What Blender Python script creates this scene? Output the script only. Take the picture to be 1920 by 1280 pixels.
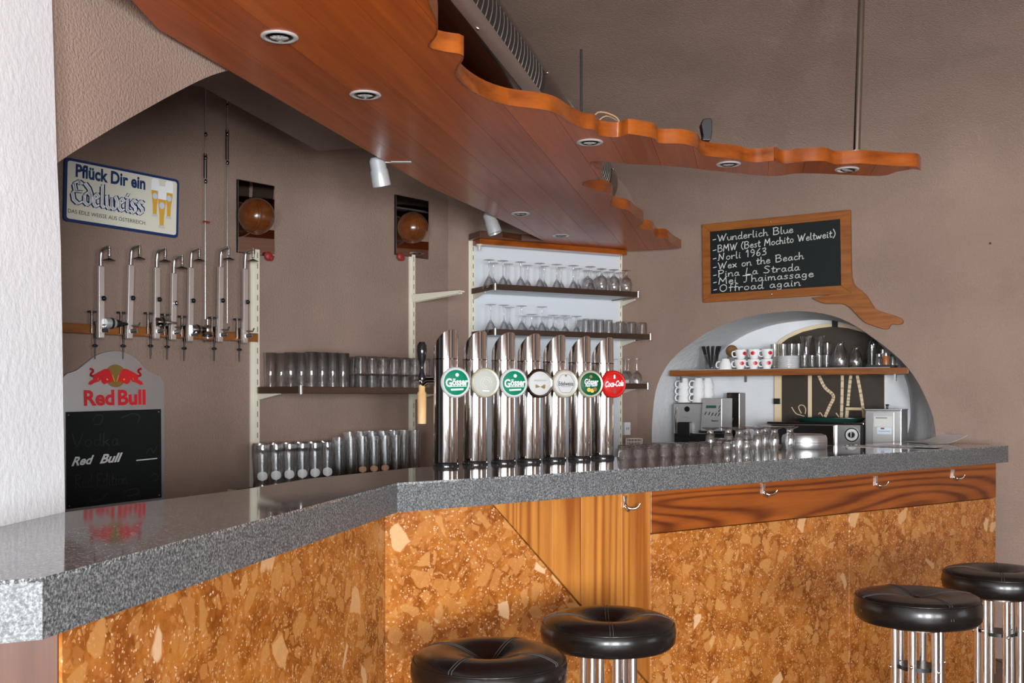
import bpy, bmesh, math, random
from mathutils import Vector, Matrix
random.seed(7)
sc = bpy.context.scene
for o in list(bpy.data.objects): bpy.data.objects.remove(o)
col = sc.collection
R = math.radians

# ------------------------------------------------------------------ camera
CAM, F, CX, HY = 1.38, 2000.0, 960.0, 745.0     # eye height, focal length in px, centre, horizon row
cam_d = bpy.data.cameras.new('camera'); cam_d.sensor_width = 36; cam_d.lens = F/1920*36
cam_d.shift_y = (HY-640)/1920; cam_d.clip_start = .05
cam = bpy.data.objects.new('camera', cam_d); col.objects.link(cam)
cam.location = (0, 0, CAM); cam.rotation_euler = (R(90), 0, 0); sc.camera = cam
# ------------------------------------------------------------------ world, daylight, exposure
w = bpy.data.worlds.new('world'); sc.world = w; w.use_nodes = True
w.node_tree.nodes['Background'].inputs[0].default_value = (.75, .86, 1, 1)
w.node_tree.nodes['Background'].inputs[1].default_value = .06
def window_light(name, loc, target, sx, sy, power, colr):
    l = bpy.data.lights.new(name, 'AREA'); l.shape = 'RECTANGLE'; l.size = sx; l.size_y = sy; l.energy = power; l.color = colr
    o = bpy.data.objects.new(name, l); col.objects.link(o); o.location = loc
    o.rotation_euler = (Vector(target)-Vector(loc)).to_track_quat('-Z', 'Z').to_euler(); return o
window_light('daylight_unseen_window_right', (2.9, -2.95, 1.35), (2.7, 2, 1.35), 1.1, 1.3, 95, (.93, .97, 1))  # daylight from behind the camera; its windows are unseen and invented
window_light('daylight_unseen_window_middle', (1.0, -2.95, 1.35), (.9, 2, 1.35), .9, 1.2, 260, (.93, .97, 1))
window_light('daylight_unseen_window_left', (-.55, -2.95, 1.35), (-.4, 2, 1.35), .7, 1.2, 160, (.93, .97, 1))
window_light('daylight_side_fill', (4.95, 1.2, 1.25), (0, 1.2, 1.25), 1.2, 1.5, 12, (.95, .98, 1))  # weak side fill added from out of view, no door seen there
sc.cycles.transparent_max_bounces = 64; sc.cycles.max_bounces = 20; sc.cycles.transmission_bounces = 20
sc.view_settings.view_transform = 'Standard'; sc.view_settings.look = 'None'
sc.view_settings.gamma = 1; sc.view_settings.use_curve_mapping = False
sc.view_settings.exposure = .6

# ------------------------------------------------------------------ materials
M = {}
def nodes(name):
    m = bpy.data.materials.new(name); m.use_nodes = True; nt = m.node_tree
    b = nt.nodes['Principled BSDF']; M[name] = m
    return m, nt, b
def N(nt, t, **kw):
    n = nt.nodes.new(t)
    for k, v in kw.items():
        if k.startswith('i_'):
            key = k[2:]
            n.inputs[int(key) if key.isdigit() else key.replace('_', ' ')].default_value = v
        else: setattr(n, k, v)
    return n
def plain(name, c, rough=.5, metal=0, spec=.5, coat=0, trans=0, ior=1.45, alpha=1):
    m, nt, b = nodes(name)
    b.inputs['Base Color'].default_value = (*c, 1); b.inputs['Roughness'].default_value = rough
    b.inputs['Metallic'].default_value = metal; b.inputs['Specular IOR Level'].default_value = spec
    b.inputs['Coat Weight'].default_value = coat; b.inputs['Transmission Weight'].default_value = trans
    b.inputs['IOR'].default_value = ior; b.inputs['Alpha'].default_value = alpha
    return m
def ramp(nt, stops):
    r = nt.nodes.new('ShaderNodeValToRGB'); e = r.color_ramp.elements
    while len(e) < len(stops): e.new(.5)
    for el, (p, c) in zip(e, stops): el.position = p; el.color = (*c, 1)
    return r
def coords(nt, scale=(1, 1, 1), rot=(0, 0, 0), kind='Object'):
    tc = nt.nodes.new('ShaderNodeTexCoord'); mp = nt.nodes.new('ShaderNodeMapping')
    mp.inputs['Scale'].default_value = scale; mp.inputs['Rotation'].default_value = rot
    nt.links.new(tc.outputs[kind], mp.inputs['Vector']); return mp.outputs[0]
def bump(nt, b, height, strength=.3, dist=.01):
    bp = N(nt, 'ShaderNodeBump'); bp.inputs['Strength'].default_value = strength; bp.inputs['Distance'].default_value = dist
    nt.links.new(height, bp.inputs['Height']); nt.links.new(bp.outputs[0], b.inputs['Normal'])
def plaster(name, c1, c2, scale=55, strength=.5, dist=.006):
    m, nt, b = nodes(name); v = coords(nt)
    n1 = N(nt, 'ShaderNodeTexNoise', i_Scale=2.2, i_Detail=4.0); nt.links.new(v, n1.inputs['Vector'])
    n2 = N(nt, 'ShaderNodeTexNoise', i_Scale=scale, i_Detail=4.0, i_Roughness=.6); nt.links.new(v, n2.inputs['Vector'])
    r = ramp(nt, [(.35, c1), (.65, c2)]); nt.links.new(n1.outputs[0], r.inputs[0]); nt.links.new(r.outputs[0], b.inputs['Base Color'])
    b.inputs['Roughness'].default_value = .9; b.inputs['Specular IOR Level'].default_value = .2
    bump(nt, b, n2.outputs[0], strength, dist)
def wood(name, dark, light, grain=(1.2, 26, 26), rough=.3, coat=.3, vary=.25, rings=1.0, ring_w=.25):
    m, nt, b = nodes(name); v = coords(nt, grain)
    oi = N(nt, 'ShaderNodeObjectInfo')
    add = N(nt, 'ShaderNodeVectorMath', operation='ADD'); sc_ = N(nt, 'ShaderNodeVectorMath', operation='SCALE'); sc_.inputs[3].default_value = 37
    cb = N(nt, 'ShaderNodeCombineXYZ')
    for i in range(3): nt.links.new(oi.outputs['Random'], cb.inputs[i])
    nt.links.new(cb.outputs[0], sc_.inputs[0]); nt.links.new(v, add.inputs[0]); nt.links.new(sc_.outputs[0], add.inputs[1])
    n0 = N(nt, 'ShaderNodeTexNoise', i_Scale=.22, i_Detail=2.0, i_Distortion=.4); nt.links.new(add.outputs[0], n0.inputs['Vector'])
    mu = N(nt, 'ShaderNodeMath', operation='MULTIPLY'); mu.inputs[1].default_value = 50*rings; nt.links.new(n0.outputs[0], mu.inputs[0])
    sn = N(nt, 'ShaderNodeMath', operation='SINE'); nt.links.new(mu.outputs[0], sn.inputs[0]); ha = N(nt, 'ShaderNodeMath', operation='MULTIPLY_ADD'); ha.inputs[1].default_value = .5; ha.inputs[2].default_value = .5; nt.links.new(sn.outputs[0], ha.inputs[0])
    fr = N(nt, 'ShaderNodeMath', operation='POWER'); fr.inputs[1].default_value = 2.2; nt.links.new(ha.outputs[0], fr.inputs[0])
    n1 = N(nt, 'ShaderNodeTexNoise', i_Scale=2.5, i_Detail=5.0, i_Roughness=.65); nt.links.new(add.outputs[0], n1.inputs['Vector'])
    mx = N(nt, 'ShaderNodeMath', operation='MULTIPLY_ADD'); mx.inputs[1].default_value = ring_w
    nt.links.new(fr.outputs[0], mx.inputs[0]); nt.links.new(n1.outputs[0], mx.inputs[2])
    mv = N(nt, 'ShaderNodeMath', operation='MULTIPLY_ADD'); mv.inputs[1].default_value = vary; nt.links.new(oi.outputs['Random'], mv.inputs[0])
    sb = N(nt, 'ShaderNodeMath', operation='SUBTRACT'); sb.inputs[1].default_value = vary/2; nt.links.new(mx.outputs[0], sb.inputs[0])
    nt.links.new(sb.outputs[0], mv.inputs[2])
    r = ramp(nt, [(.25, light), (.6, tuple((a+c)/2 for a, c in zip(dark, light))), (.98, dark)]); nt.links.new(mv.outputs[0], r.inputs[0])
    nt.links.new(r.outputs[0], b.inputs['Base Color'])
    b.inputs['Roughness'].default_value = rough; b.inputs['Coat Weight'].default_value = coat; b.inputs['Coat Roughness'].default_value = .12; b.inputs['Specular IOR Level'].default_value = .35
def terrazzo(name):
    m, nt, b = nodes(name); v = coords(nt)
    ds = N(nt, 'ShaderNodeTexNoise', i_Scale=9.0, i_Detail=3.0); nt.links.new(v, ds.inputs['Vector'])
    vm = N(nt, 'ShaderNodeVectorMath', operation='MULTIPLY_ADD'); vm.inputs[1].default_value = (.05, .05, .05)
    nt.links.new(ds.outputs['Color'], vm.inputs[0]); nt.links.new(v, vm.inputs[2])
    nb = N(nt, 'ShaderNodeTexNoise', i_Scale=11.0, i_Detail=7.0, i_Roughness=.7); nt.links.new(vm.outputs[0], nb.inputs['Vector'])
    r = ramp(nt, [(.30, (.12, .027, .004)), (.45, (.25, .070, .009)), (.58, (.38, .128, .020)), (.75, (.47, .19, .043))]); nt.links.new(nb.outputs[0], r.inputs[0])
    cur = r.outputs[0]
    for scale, keep, edge, c1, c2 in ((36.0, .48, .08, (.27, .08, .011), (.46, .195, .052)), (90.0, .60, .10, (.25, .07, .009), (.48, .21, .065)), (180.0, .86, .12, (.56, .30, .12), (.74, .52, .32)), (18.0, .66, .10, (.36, .13, .025), (.50, .24, .075)), (13.0, .93, .13, (.54, .29, .11), (.66, .44, .26))):
        a = N(nt, 'ShaderNodeTexVoronoi', feature='F1', i_Scale=float(scale)); e = N(nt, 'ShaderNodeTexVoronoi', feature='DISTANCE_TO_EDGE', i_Scale=float(scale))
        for q in (a, e): nt.links.new(vm.outputs[0], q.inputs['Vector'])
        sp = N(nt, 'ShaderNodeSeparateColor'); nt.links.new(a.outputs['Color'], sp.inputs[0])
        g1 = N(nt, 'ShaderNodeMath', operation='GREATER_THAN'); g1.inputs[1].default_value = keep; nt.links.new(sp.outputs[0], g1.inputs[0])
        mr = N(nt, 'ShaderNodeMapRange'); mr.inputs[1].default_value = edge; mr.inputs[2].default_value = edge+.05; nt.links.new(e.outputs['Distance'], mr.inputs[0])
        mm = N(nt, 'ShaderNodeMath', operation='MULTIPLY'); nt.links.new(g1.outputs[0], mm.inputs[0]); nt.links.new(mr.outputs[0], mm.inputs[1])
        m9 = N(nt, 'ShaderNodeMath', operation='MULTIPLY'); m9.inputs[1].default_value = .80; nt.links.new(mm.outputs[0], m9.inputs[0])
        cr = ramp(nt, [(.0, c1), (1, c2)]); nt.links.new(sp.outputs[1], cr.inputs[0])
        mix = N(nt, 'ShaderNodeMix', data_type='RGBA'); nt.links.new(m9.outputs[0], mix.inputs[0]); nt.links.new(cur, mix.inputs[6]); nt.links.new(cr.outputs[0], mix.inputs[7])
        cur = mix.outputs[2]
    nt.links.new(cur, b.inputs['Base Color']); b.inputs['Roughness'].default_value = .22; b.inputs['Specular IOR Level'].default_value = .45
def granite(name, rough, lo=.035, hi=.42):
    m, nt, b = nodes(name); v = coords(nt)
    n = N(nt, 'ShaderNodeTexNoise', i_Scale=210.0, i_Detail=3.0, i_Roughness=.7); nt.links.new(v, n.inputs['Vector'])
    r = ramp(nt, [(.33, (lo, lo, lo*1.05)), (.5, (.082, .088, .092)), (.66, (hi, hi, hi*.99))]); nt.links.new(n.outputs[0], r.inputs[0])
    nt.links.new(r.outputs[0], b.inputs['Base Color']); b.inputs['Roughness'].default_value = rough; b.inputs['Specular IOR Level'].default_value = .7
plaster('brown_plaster', (.256, .178, .141), (.300, .210, .168), 120, .9, .006)
plaster('white_plaster', (.68, .695, .72), (.74, .75, .77), 60, .3)
plaster('niche_plaster', (.58, .59, .61), (.66, .67, .68), 30, .5, .012)
terrazzo('terrazzo')
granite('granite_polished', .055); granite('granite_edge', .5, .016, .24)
wood('canopy_wood', (.24, .034, .0015), (.58, .118, .007), (.8, 16, 16), .34, .12, .30, .6, .13)
wood('band_wood', (.13, .024, .0025), (.32, .078, .009), (3, 6, 14), .25, .3, .3)
wood('pine', (.24, .066, .008), (.54, .225, .042), (12, 12, .4), .35, .2, .10, 3.0, .42)
wood('beam_wood', (.09, .016, .002), (.34, .088, .011), (.7, 10, 10), .36, .15, .1, 3.4, .42)
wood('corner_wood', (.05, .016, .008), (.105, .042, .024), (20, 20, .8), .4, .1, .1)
wood('frame_wood', (.15, .040, .006), (.29, .098, .018), (3, 30, 30), .42, .1, .2)
wood('ball_wood', (.05, .012, .003), (.15, .042, .009), (5, 12, 12), .25, .4, .1, .5, .12)
wood('dark_wood', (.04, .012, .006), (.10, .03, .012), (4, 30, 30), .3, .4, .1)
wood('pale_wood', (.45, .26, .11), (.68, .45, .22), (30, 30, 3), .5, 0, .1)
plain('chrome', (.74, .72, .70), .08, 1); plain('steel', (.62, .61, .60), .28, 1); plain('dark_chrome', (.20, .17, .15), .15, 1)
plain('duct_metal', (.42, .40, .37), .12, 1); plain('satin', (.72, .72, .71), .35, .45); plain('duct_black', (.13, .12, .11), .1, 1); plain('holder_metal', (.88, .87, .86), .3, .85); plain('brushed', (.55, .56, .57), .36, .9); plain('mirror', (.75, .75, .75), .015, 1)
def glass_mat(name, tint, solid):
    m, nt, b = nodes(name); b.inputs['Base Color'].default_value = (*tint, 1); b.inputs['Roughness'].default_value = 0; b.inputs['Transmission Weight'].default_value = 1; b.inputs['IOR'].default_value = 1.45
    tr = N(nt, 'ShaderNodeBsdfTransparent'); tr.inputs[0].default_value = (*[.97*c for c in tint], 1); gl = N(nt, 'ShaderNodeBsdfGlossy'); gl.inputs['Roughness'].default_value = .03
    lw = N(nt, 'ShaderNodeLayerWeight'); lw.inputs[0].default_value = .32; mr = N(nt, 'ShaderNodeMapRange'); mr.inputs[3].default_value = .10; mr.inputs[4].default_value = .42; nt.links.new(lw.outputs['Fresnel'], mr.inputs[0])
    m1 = N(nt, 'ShaderNodeMixShader'); nt.links.new(mr.outputs[0], m1.inputs[0]); nt.links.new(tr.outputs[0], m1.inputs[1]); nt.links.new(gl.outputs[0], m1.inputs[2])
    m2 = N(nt, 'ShaderNodeMixShader'); m2.inputs[0].default_value = solid; nt.links.new(m1.outputs[0], m2.inputs[1]); nt.links.new(b.outputs[0], m2.inputs[2])
    nt.links.new(m2.outputs[0], nt.nodes['Material Output'].inputs[0])
glass_mat('glass', (1, 1, 1), .42)
plain('black', (.012, .012, .012), .35); plain('black_gloss', (.012, .012, .013), .12); plain('board_black', (.007, .010, .010), .6, 0, .25)
plain('leather', (.006, .0045, .004), .26, 0, .42, .1); plain('stitch', (.05, .043, .04), .6)
plain('cream', (.70, .66, .54), .45); plain('white', (.66, .66, .66), .5); plain('white_panel', (.60, .63, .67), .4)
plain('print_white', (.9, .9, .9), .6); plain('porcelain', (.82, .82, .82), .12, 0, .5, .3); plain('red', (.55, .012, .018), .35); plain('dull_red', (.25, .02, .02), .5)
plain('navy', (.008, .035, .13), .4); plain('sign_cream', (.74, .71, .60), .35); plain('gold', (.70, .38, .05), .35); plain('olive', (.20, .13, .03), .45)
plain('green', (.0, .19, .105), .3); plain('dark_green', (.0, .065, .022), .45, 0, .25); plain('coke_red', (.42, .008, .006), .45, 0, .25)
plain('champagne', (.50, .47, .36), .25, .4); plain('pale_disc', (.36, .37, .33), .6, 0, .15); plain('badge_white', (.44, .44, .44), .6, 0, .15); plain('badge_green', (.0, .15, .08), .5, 0, .2); plain('grey_text', (.20, .20, .20), .6); plain('chalk', (.62, .62, .60), .9); plain('ghost', (.022, .027, .026), .8)
plain('slot', (.03, .03, .025), .7); plain('door_brown', (.035, .022, .012), .55); plain('door_cream', (.72, .56, .36), .6)
plain('lens', (.9, .9, .9), .45); plain('lamp_grey', (.45, .46, .47), .4, .3); plain('tray_green', (.008, .035, .03), .3)
plain('label_white', (.58, .58, .55), .5); plain('label_blue', (.55, .65, .75), .5); plain('display', (.02, .09, .05), .2)
plain('machine_silver', (.52, .52, .51), .32, .55); plain('cork', (.22, .10, .035), .8); plain('amber', (.30, .10, .03), .3); plain('wire_white', (.72, .70, .64), .5)
plain('paper', (.75, .76, .78), .35); plain('floor_tile', (.13, .09, .07), .4); plain('grout', (.12, .11, .10), .9); plain('tan', (.42, .25, .14), .6)
glass_mat('smoked', (.30, .36, .30), .4)

# ------------------------------------------------------------------ helpers
class MB:
    def __init__(s): s.v = []; s.f = []
    def add(s, vs, fs):
        k = len(s.v); s.v += [tuple(p) for p in vs]; s.f += [tuple(i+k for i in f) for f in fs]; return s
    def box(s, x0, x1, y0, y1, z0, z1, mat=None):
        vs = [Vector((x, y, z)) for x in (x0, x1) for y in (y0, y1) for z in (z0, z1)]
        if mat: vs = [mat @ p for p in vs]
        return s.add(vs, [(0, 1, 3, 2), (4, 6, 7, 5), (0, 4, 5, 1), (2, 3, 7, 6), (0, 2, 6, 4), (1, 5, 7, 3)])
    def lathe(s, prof, seg=24, mat=None, sx=1, sy=1):
        vs = []; idx = []
        for r, z in prof:
            if r < 1e-6: idx.append([len(vs)]*seg); vs.append(Vector((0, 0, z)))
            else:
                idx.append(list(range(len(vs), len(vs)+seg)))
                vs += [Vector((r*sx*math.cos(2*math.pi*i/seg), r*sy*math.sin(2*math.pi*i/seg), z)) for i in range(seg)]
        if mat: vs = [mat @ p for p in vs]
        fs = []
        for a, b in zip(idx, idx[1:]):
            for i in range(seg):
                f = []
                for q in (a[i], a[(i+1) % seg], b[(i+1) % seg], b[i]):
                    if q not in f: f.append(q)
                if len(f) > 2: fs.append(f)
        return s.add(vs, fs)
    def tube(s, pts, r, seg=8, closed=False):
        pts = [Vector(p) for p in pts]; n = len(pts); vs = []; rs = r if isinstance(r, (list, tuple)) else [r]*n
        up = None
        for i, p in enumerate(pts):
            a = pts[i-1] if (i or closed) else p; b = pts[(i+1) % n] if (i < n-1 or closed) else p
            t = (b-a).normalized()
            if up is None: up = Vector((0, 0, 1)) if abs(t.z) < .9 else Vector((1, 0, 0))
            u = (up-t*up.dot(t)).normalized(); w_ = t.cross(u); up = u
            vs += [p+(u*math.cos(2*math.pi*k/seg)+w_*math.sin(2*math.pi*k/seg))*rs[i] for k in range(seg)]
        fs = []
        for i in range(n if closed else n-1):
            j = (i+1) % n
            fs += [(i*seg+k, i*seg+(k+1) % seg, j*seg+(k+1) % seg, j*seg+k) for k in range(seg)]
        if not closed: fs += [tuple(range(seg)), tuple((n-1)*seg+k for k in range(seg))]
        return s.add(vs, fs)
    def prism(s, pts, t0, t1, mat=None):        # polygon in local x,z extruded along y from t0 to t1
        n = len(pts); vs = [Vector((x, t, z)) for t in (t0, t1) for x, z in pts]
        if mat: vs = [mat @ p for p in vs]
        return s.add(vs, [tuple(range(n)), tuple(range(n, 2*n))]+[(i, (i+1) % n, n+(i+1) % n, n+i) for i in range(n)])
    def slab(s, pts, z0, z1):                   # polygon in x,y extruded in z
        n = len(pts); vs = [Vector((x, y, z)) for z in (z0, z1) for x, y in pts]
        return s.add(vs, [tuple(range(n)), tuple(range(n, 2*n))]+[(i, (i+1) % n, n+(i+1) % n, n+i) for i in range(n)])
    def sphere(s, c, r, seg=20, rings=10, sx=1, sy=1, sz=1):
        prof = [(r*math.sin(math.pi*i/rings), -r*math.cos(math.pi*i/rings)) for i in range(rings+1)]
        prof[0] = (0, -r); prof[-1] = (0, r)
        return s.lathe(prof, seg, Matrix.Translation(c) @ Matrix.Diagonal((sx, sy, sz, 1)))
    def mesh(s, name, smooth=35, bevel=0, bseg=2):
        me = bpy.data.meshes.new(name); me.from_pydata(s.v, [], s.f)
        bm = bmesh.new(); bm.from_mesh(me)
        bmesh.ops.remove_doubles(bm, verts=bm.verts, dist=1e-6)
        bmesh.ops.recalc_face_normals(bm, faces=bm.faces)
        if bevel:
            es = [e for e in bm.edges if len(e.link_faces) == 2 and e.calc_face_angle(0) > R(30)]
            bmesh.ops.bevel(bm, geom=es, offset=bevel, segments=bseg, affect='EDGES', profile=.6)
        bm.to_mesh(me); bm.free()
        if smooth:
            me.shade_smooth(); me.set_sharp_from_angle(angle=R(smooth))
        return me
    def build(s, name, mat, parent=None, smooth=35, bevel=0, bseg=2, label=None):
        return obj(name, s.mesh(name, smooth, bevel, bseg), mat, parent, label)
def obj(name, me, mat, parent=None, label=None):
    if mat and not me.materials: me.materials.append(M[mat])
    o = bpy.data.objects.new(name, me); col.objects.link(o)
    if parent: o.parent = parent
    if label: o['label'] = label
    return o
def tag(o, label, cat, group=None, kind=None):
    o['label'] = label; o['category'] = cat
    if group: o['group'] = group
    if kind: o['kind'] = kind
    return o
def structure(o, label=None, cat=None):
    o['kind'] = 'structure'
    if label: o['label'] = label
    if cat: o['category'] = cat
    return o
def thing(name, label, cat, mat=Matrix(), group=None):
    o = bpy.data.objects.new(name, None); o.empty_display_size = .05; col.objects.link(o); o.matrix_world = mat
    return tag(o, label, cat, group)
def copy_thing(root, mat, label, group=None):
    r = root.copy(); col.objects.link(r); r.matrix_world = mat; r['label'] = label
    if group: r['group'] = group
    for ch in root.children:
        c = ch.copy(); col.objects.link(c); c.parent = r
        for g in ch.children:
            d = g.copy(); col.objects.link(d); d.parent = c
    return r
ORD = ['first', 'second', 'third', 'fourth', 'fifth', 'sixth', 'seventh', 'eighth', 'ninth', 'tenth', 'eleventh', 'twelfth', 'thirteenth', 'fourteenth', 'fifteenth', 'sixteenth', 'seventeenth', 'eighteenth', 'nineteenth', 'twentieth']
def T(x, y, z): return Matrix.Translation((x, y, z))
def Rz(a): return Matrix.Rotation(R(a), 4, 'Z')
def Rx(a): return Matrix.Rotation(R(a), 4, 'X')
def Ry(a): return Matrix.Rotation(R(a), 4, 'Y')
class Frame:                                    # a vertical plane of the room: local x along it, y into it, z up
    def __init__(s, o, deg):
        s.o = Vector(o); s.d = Vector((math.sin(R(deg)), math.cos(R(deg)))); s.n = Vector((s.d.y, -s.d.x))
        s.m = Matrix(((s.d.x, -s.n.x, 0, s.o.x), (s.d.y, -s.n.y, 0, s.o.y), (0, 0, 1, 0), (0, 0, 0, 1)))
    def hit(s, px, py, off=0):
        r = Vector(((px-CX)/F, 1)); t = (off+s.o.dot(s.n))/r.dot(s.n); p = r*t
        return (p-s.o).dot(s.d), CAM+(HY-py)/F*t
    def at(s, px, off, z): return s.m @ T(s.hit(px, HY, off)[0], -off, z)
    def pts(s, lst, off=0): return [s.hit(x, y, off) for x, y in lst]
    def xy(s, x, off=0): p = s.o+s.d*x+s.n*off; return p.x, p.y
def level(px, py, z):                           # where a sight line meets a height
    t = F*(z-CAM)/(HY-py); return Vector(((px-CX)/F*t, t, z))
def smoothpath(pts, n=4, closed=False):
    out = []; L = len(pts)
    rng = range(L if closed else L-1)
    for i in rng:
        p = [Vector(pts[(i+k) % L] if closed else pts[min(max(i+k, 0), L-1)]) for k in (-1, 0, 1, 2)]
        for j in range(n):
            t = j/n; out.append(.5*((2*p[1])+(p[2]-p[0])*t+(2*p[0]-5*p[1]+4*p[2]-p[3])*t*t+(3*p[1]-p[0]-3*p[2]+p[3])*t**3))
    if not closed: out.append(Vector(pts[-1]))
    return out
def clip_polys(pts, z0, z1, origin, direc, width, count, thick_gap=.0006):
    """cut a plan polygon into parallel planks; returns meshes"""
    out = []; d = Vector((direc[0], direc[1], 0)).normalized(); nrm = Vector((-d.y, d.x, 0)); o3 = Vector((origin[0], origin[1], 0))
    for k in range(*count):
        bm = bmesh.new(); f = bm.faces.new([bm.verts.new((x, y, 0)) for x, y in pts])
        bmesh.ops.triangulate(bm, faces=[f])
        for off, inv in ((k*width+thick_gap, False), ((k+1)*width-thick_gap, True)):
            bmesh.ops.bisect_plane(bm, geom=bm.verts[:]+bm.edges[:]+bm.faces[:], plane_co=o3+nrm*off, plane_no=nrm, clear_inner=not inv, clear_outer=inv)
        if bm.faces:
            for v in bm.verts: v.co.z = z0
            ex = bmesh.ops.extrude_face_region(bm, geom=bm.faces[:])
            for v in [g for g in ex['geom'] if isinstance(g, bmesh.types.BMVert)]: v.co.z = z1
            bmesh.ops.recalc_face_normals(bm, faces=bm.faces)
            bmesh.ops.dissolve_limit(bm, angle_limit=.01, verts=bm.verts, edges=bm.edges)
            A = Matrix(((d.x, nrm.x, 0, 0), (d.y, nrm.y, 0, 0), (0, 0, 1, 0), (0, 0, 0, 1)))
            bm.transform(A.inverted()); left = set(bm.verts)
            while left:                                     # one mesh for each separate plank end
                st = [left.pop()]; isl = set(st)
                while st:
                    for e in st.pop().link_edges:
                        for v in e.verts:
                            if v in left: left.discard(v); isl.add(v); st.append(v)
                b2 = bmesh.new(); mp = {v: b2.verts.new(v.co) for v in isl}
                for f in {f for v in isl for f in v.link_faces}: b2.faces.new([mp[v] for v in f.verts])
                me = bpy.data.meshes.new('plank'); b2.to_mesh(me); b2.free(); out.append((me, A))
        bm.free()
    return out
# ---- lettering: built-in font, and pen strokes
def text_mesh(body, w, h, bold=0, shear=0, ext=.0004):
    c = bpy.data.curves.new('lettering', 'FONT'); c.body = body; c.size = 1; c.offset = bold; c.shear = shear; c.extrude = 0; c.resolution_u = 3
    o = bpy.data.objects.new('lettering', c); col.objects.link(o)
    bpy.context.view_layer.update()
    me = bpy.data.meshes.new_from_object(o.evaluated_get(bpy.context.evaluated_depsgraph_get()))
    bpy.data.objects.remove(o)
    xs = [v.co.x for v in me.vertices]; ys = [v.co.y for v in me.vertices]
    x0, x1, y0, y1 = min(xs), max(xs), min(ys), max(ys)
    for v in me.vertices: v.co = ((v.co.x-x0)/(x1-x0)*w, 0, (v.co.y-y0)/(y1-y0)*h)
    me.materials.clear(); return me
def text_on(parent, name, body, mat, x, z, w, h, y, bold=0, shear=0, rot=0):
    o = obj(name, text_mesh(body, w, h, bold, shear), mat, parent); o.location = (x, y, z); o.rotation_euler = (0, -R(rot), 0); return o
def pen(mb, path, wd, y, nib=None):
    p = [Vector(q) for q in path]
    if nib is not None:
        n = Vector((math.cos(R(nib)), math.sin(R(nib))))*wd/2
        for a, b in zip(p, p[1:]): mb.add([(q.x, y, q.y) for q in (a-n, b-n, b+n, a+n)], [(0, 1, 2, 3)])
    else:
        for a, b in zip(p, p[1:]):
            d = (b-a)
            if d.length < 1e-9: continue
            n = Vector((-d.y, d.x)).normalized()*wd/2; e = d.normalized()*wd*.25
            a2, b2 = a-e, b+e
            mb.add([(q.x, y, q.y) for q in (a2-n, b2-n, b2+n, a2+n)], [(0, 1, 2, 3)])
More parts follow.
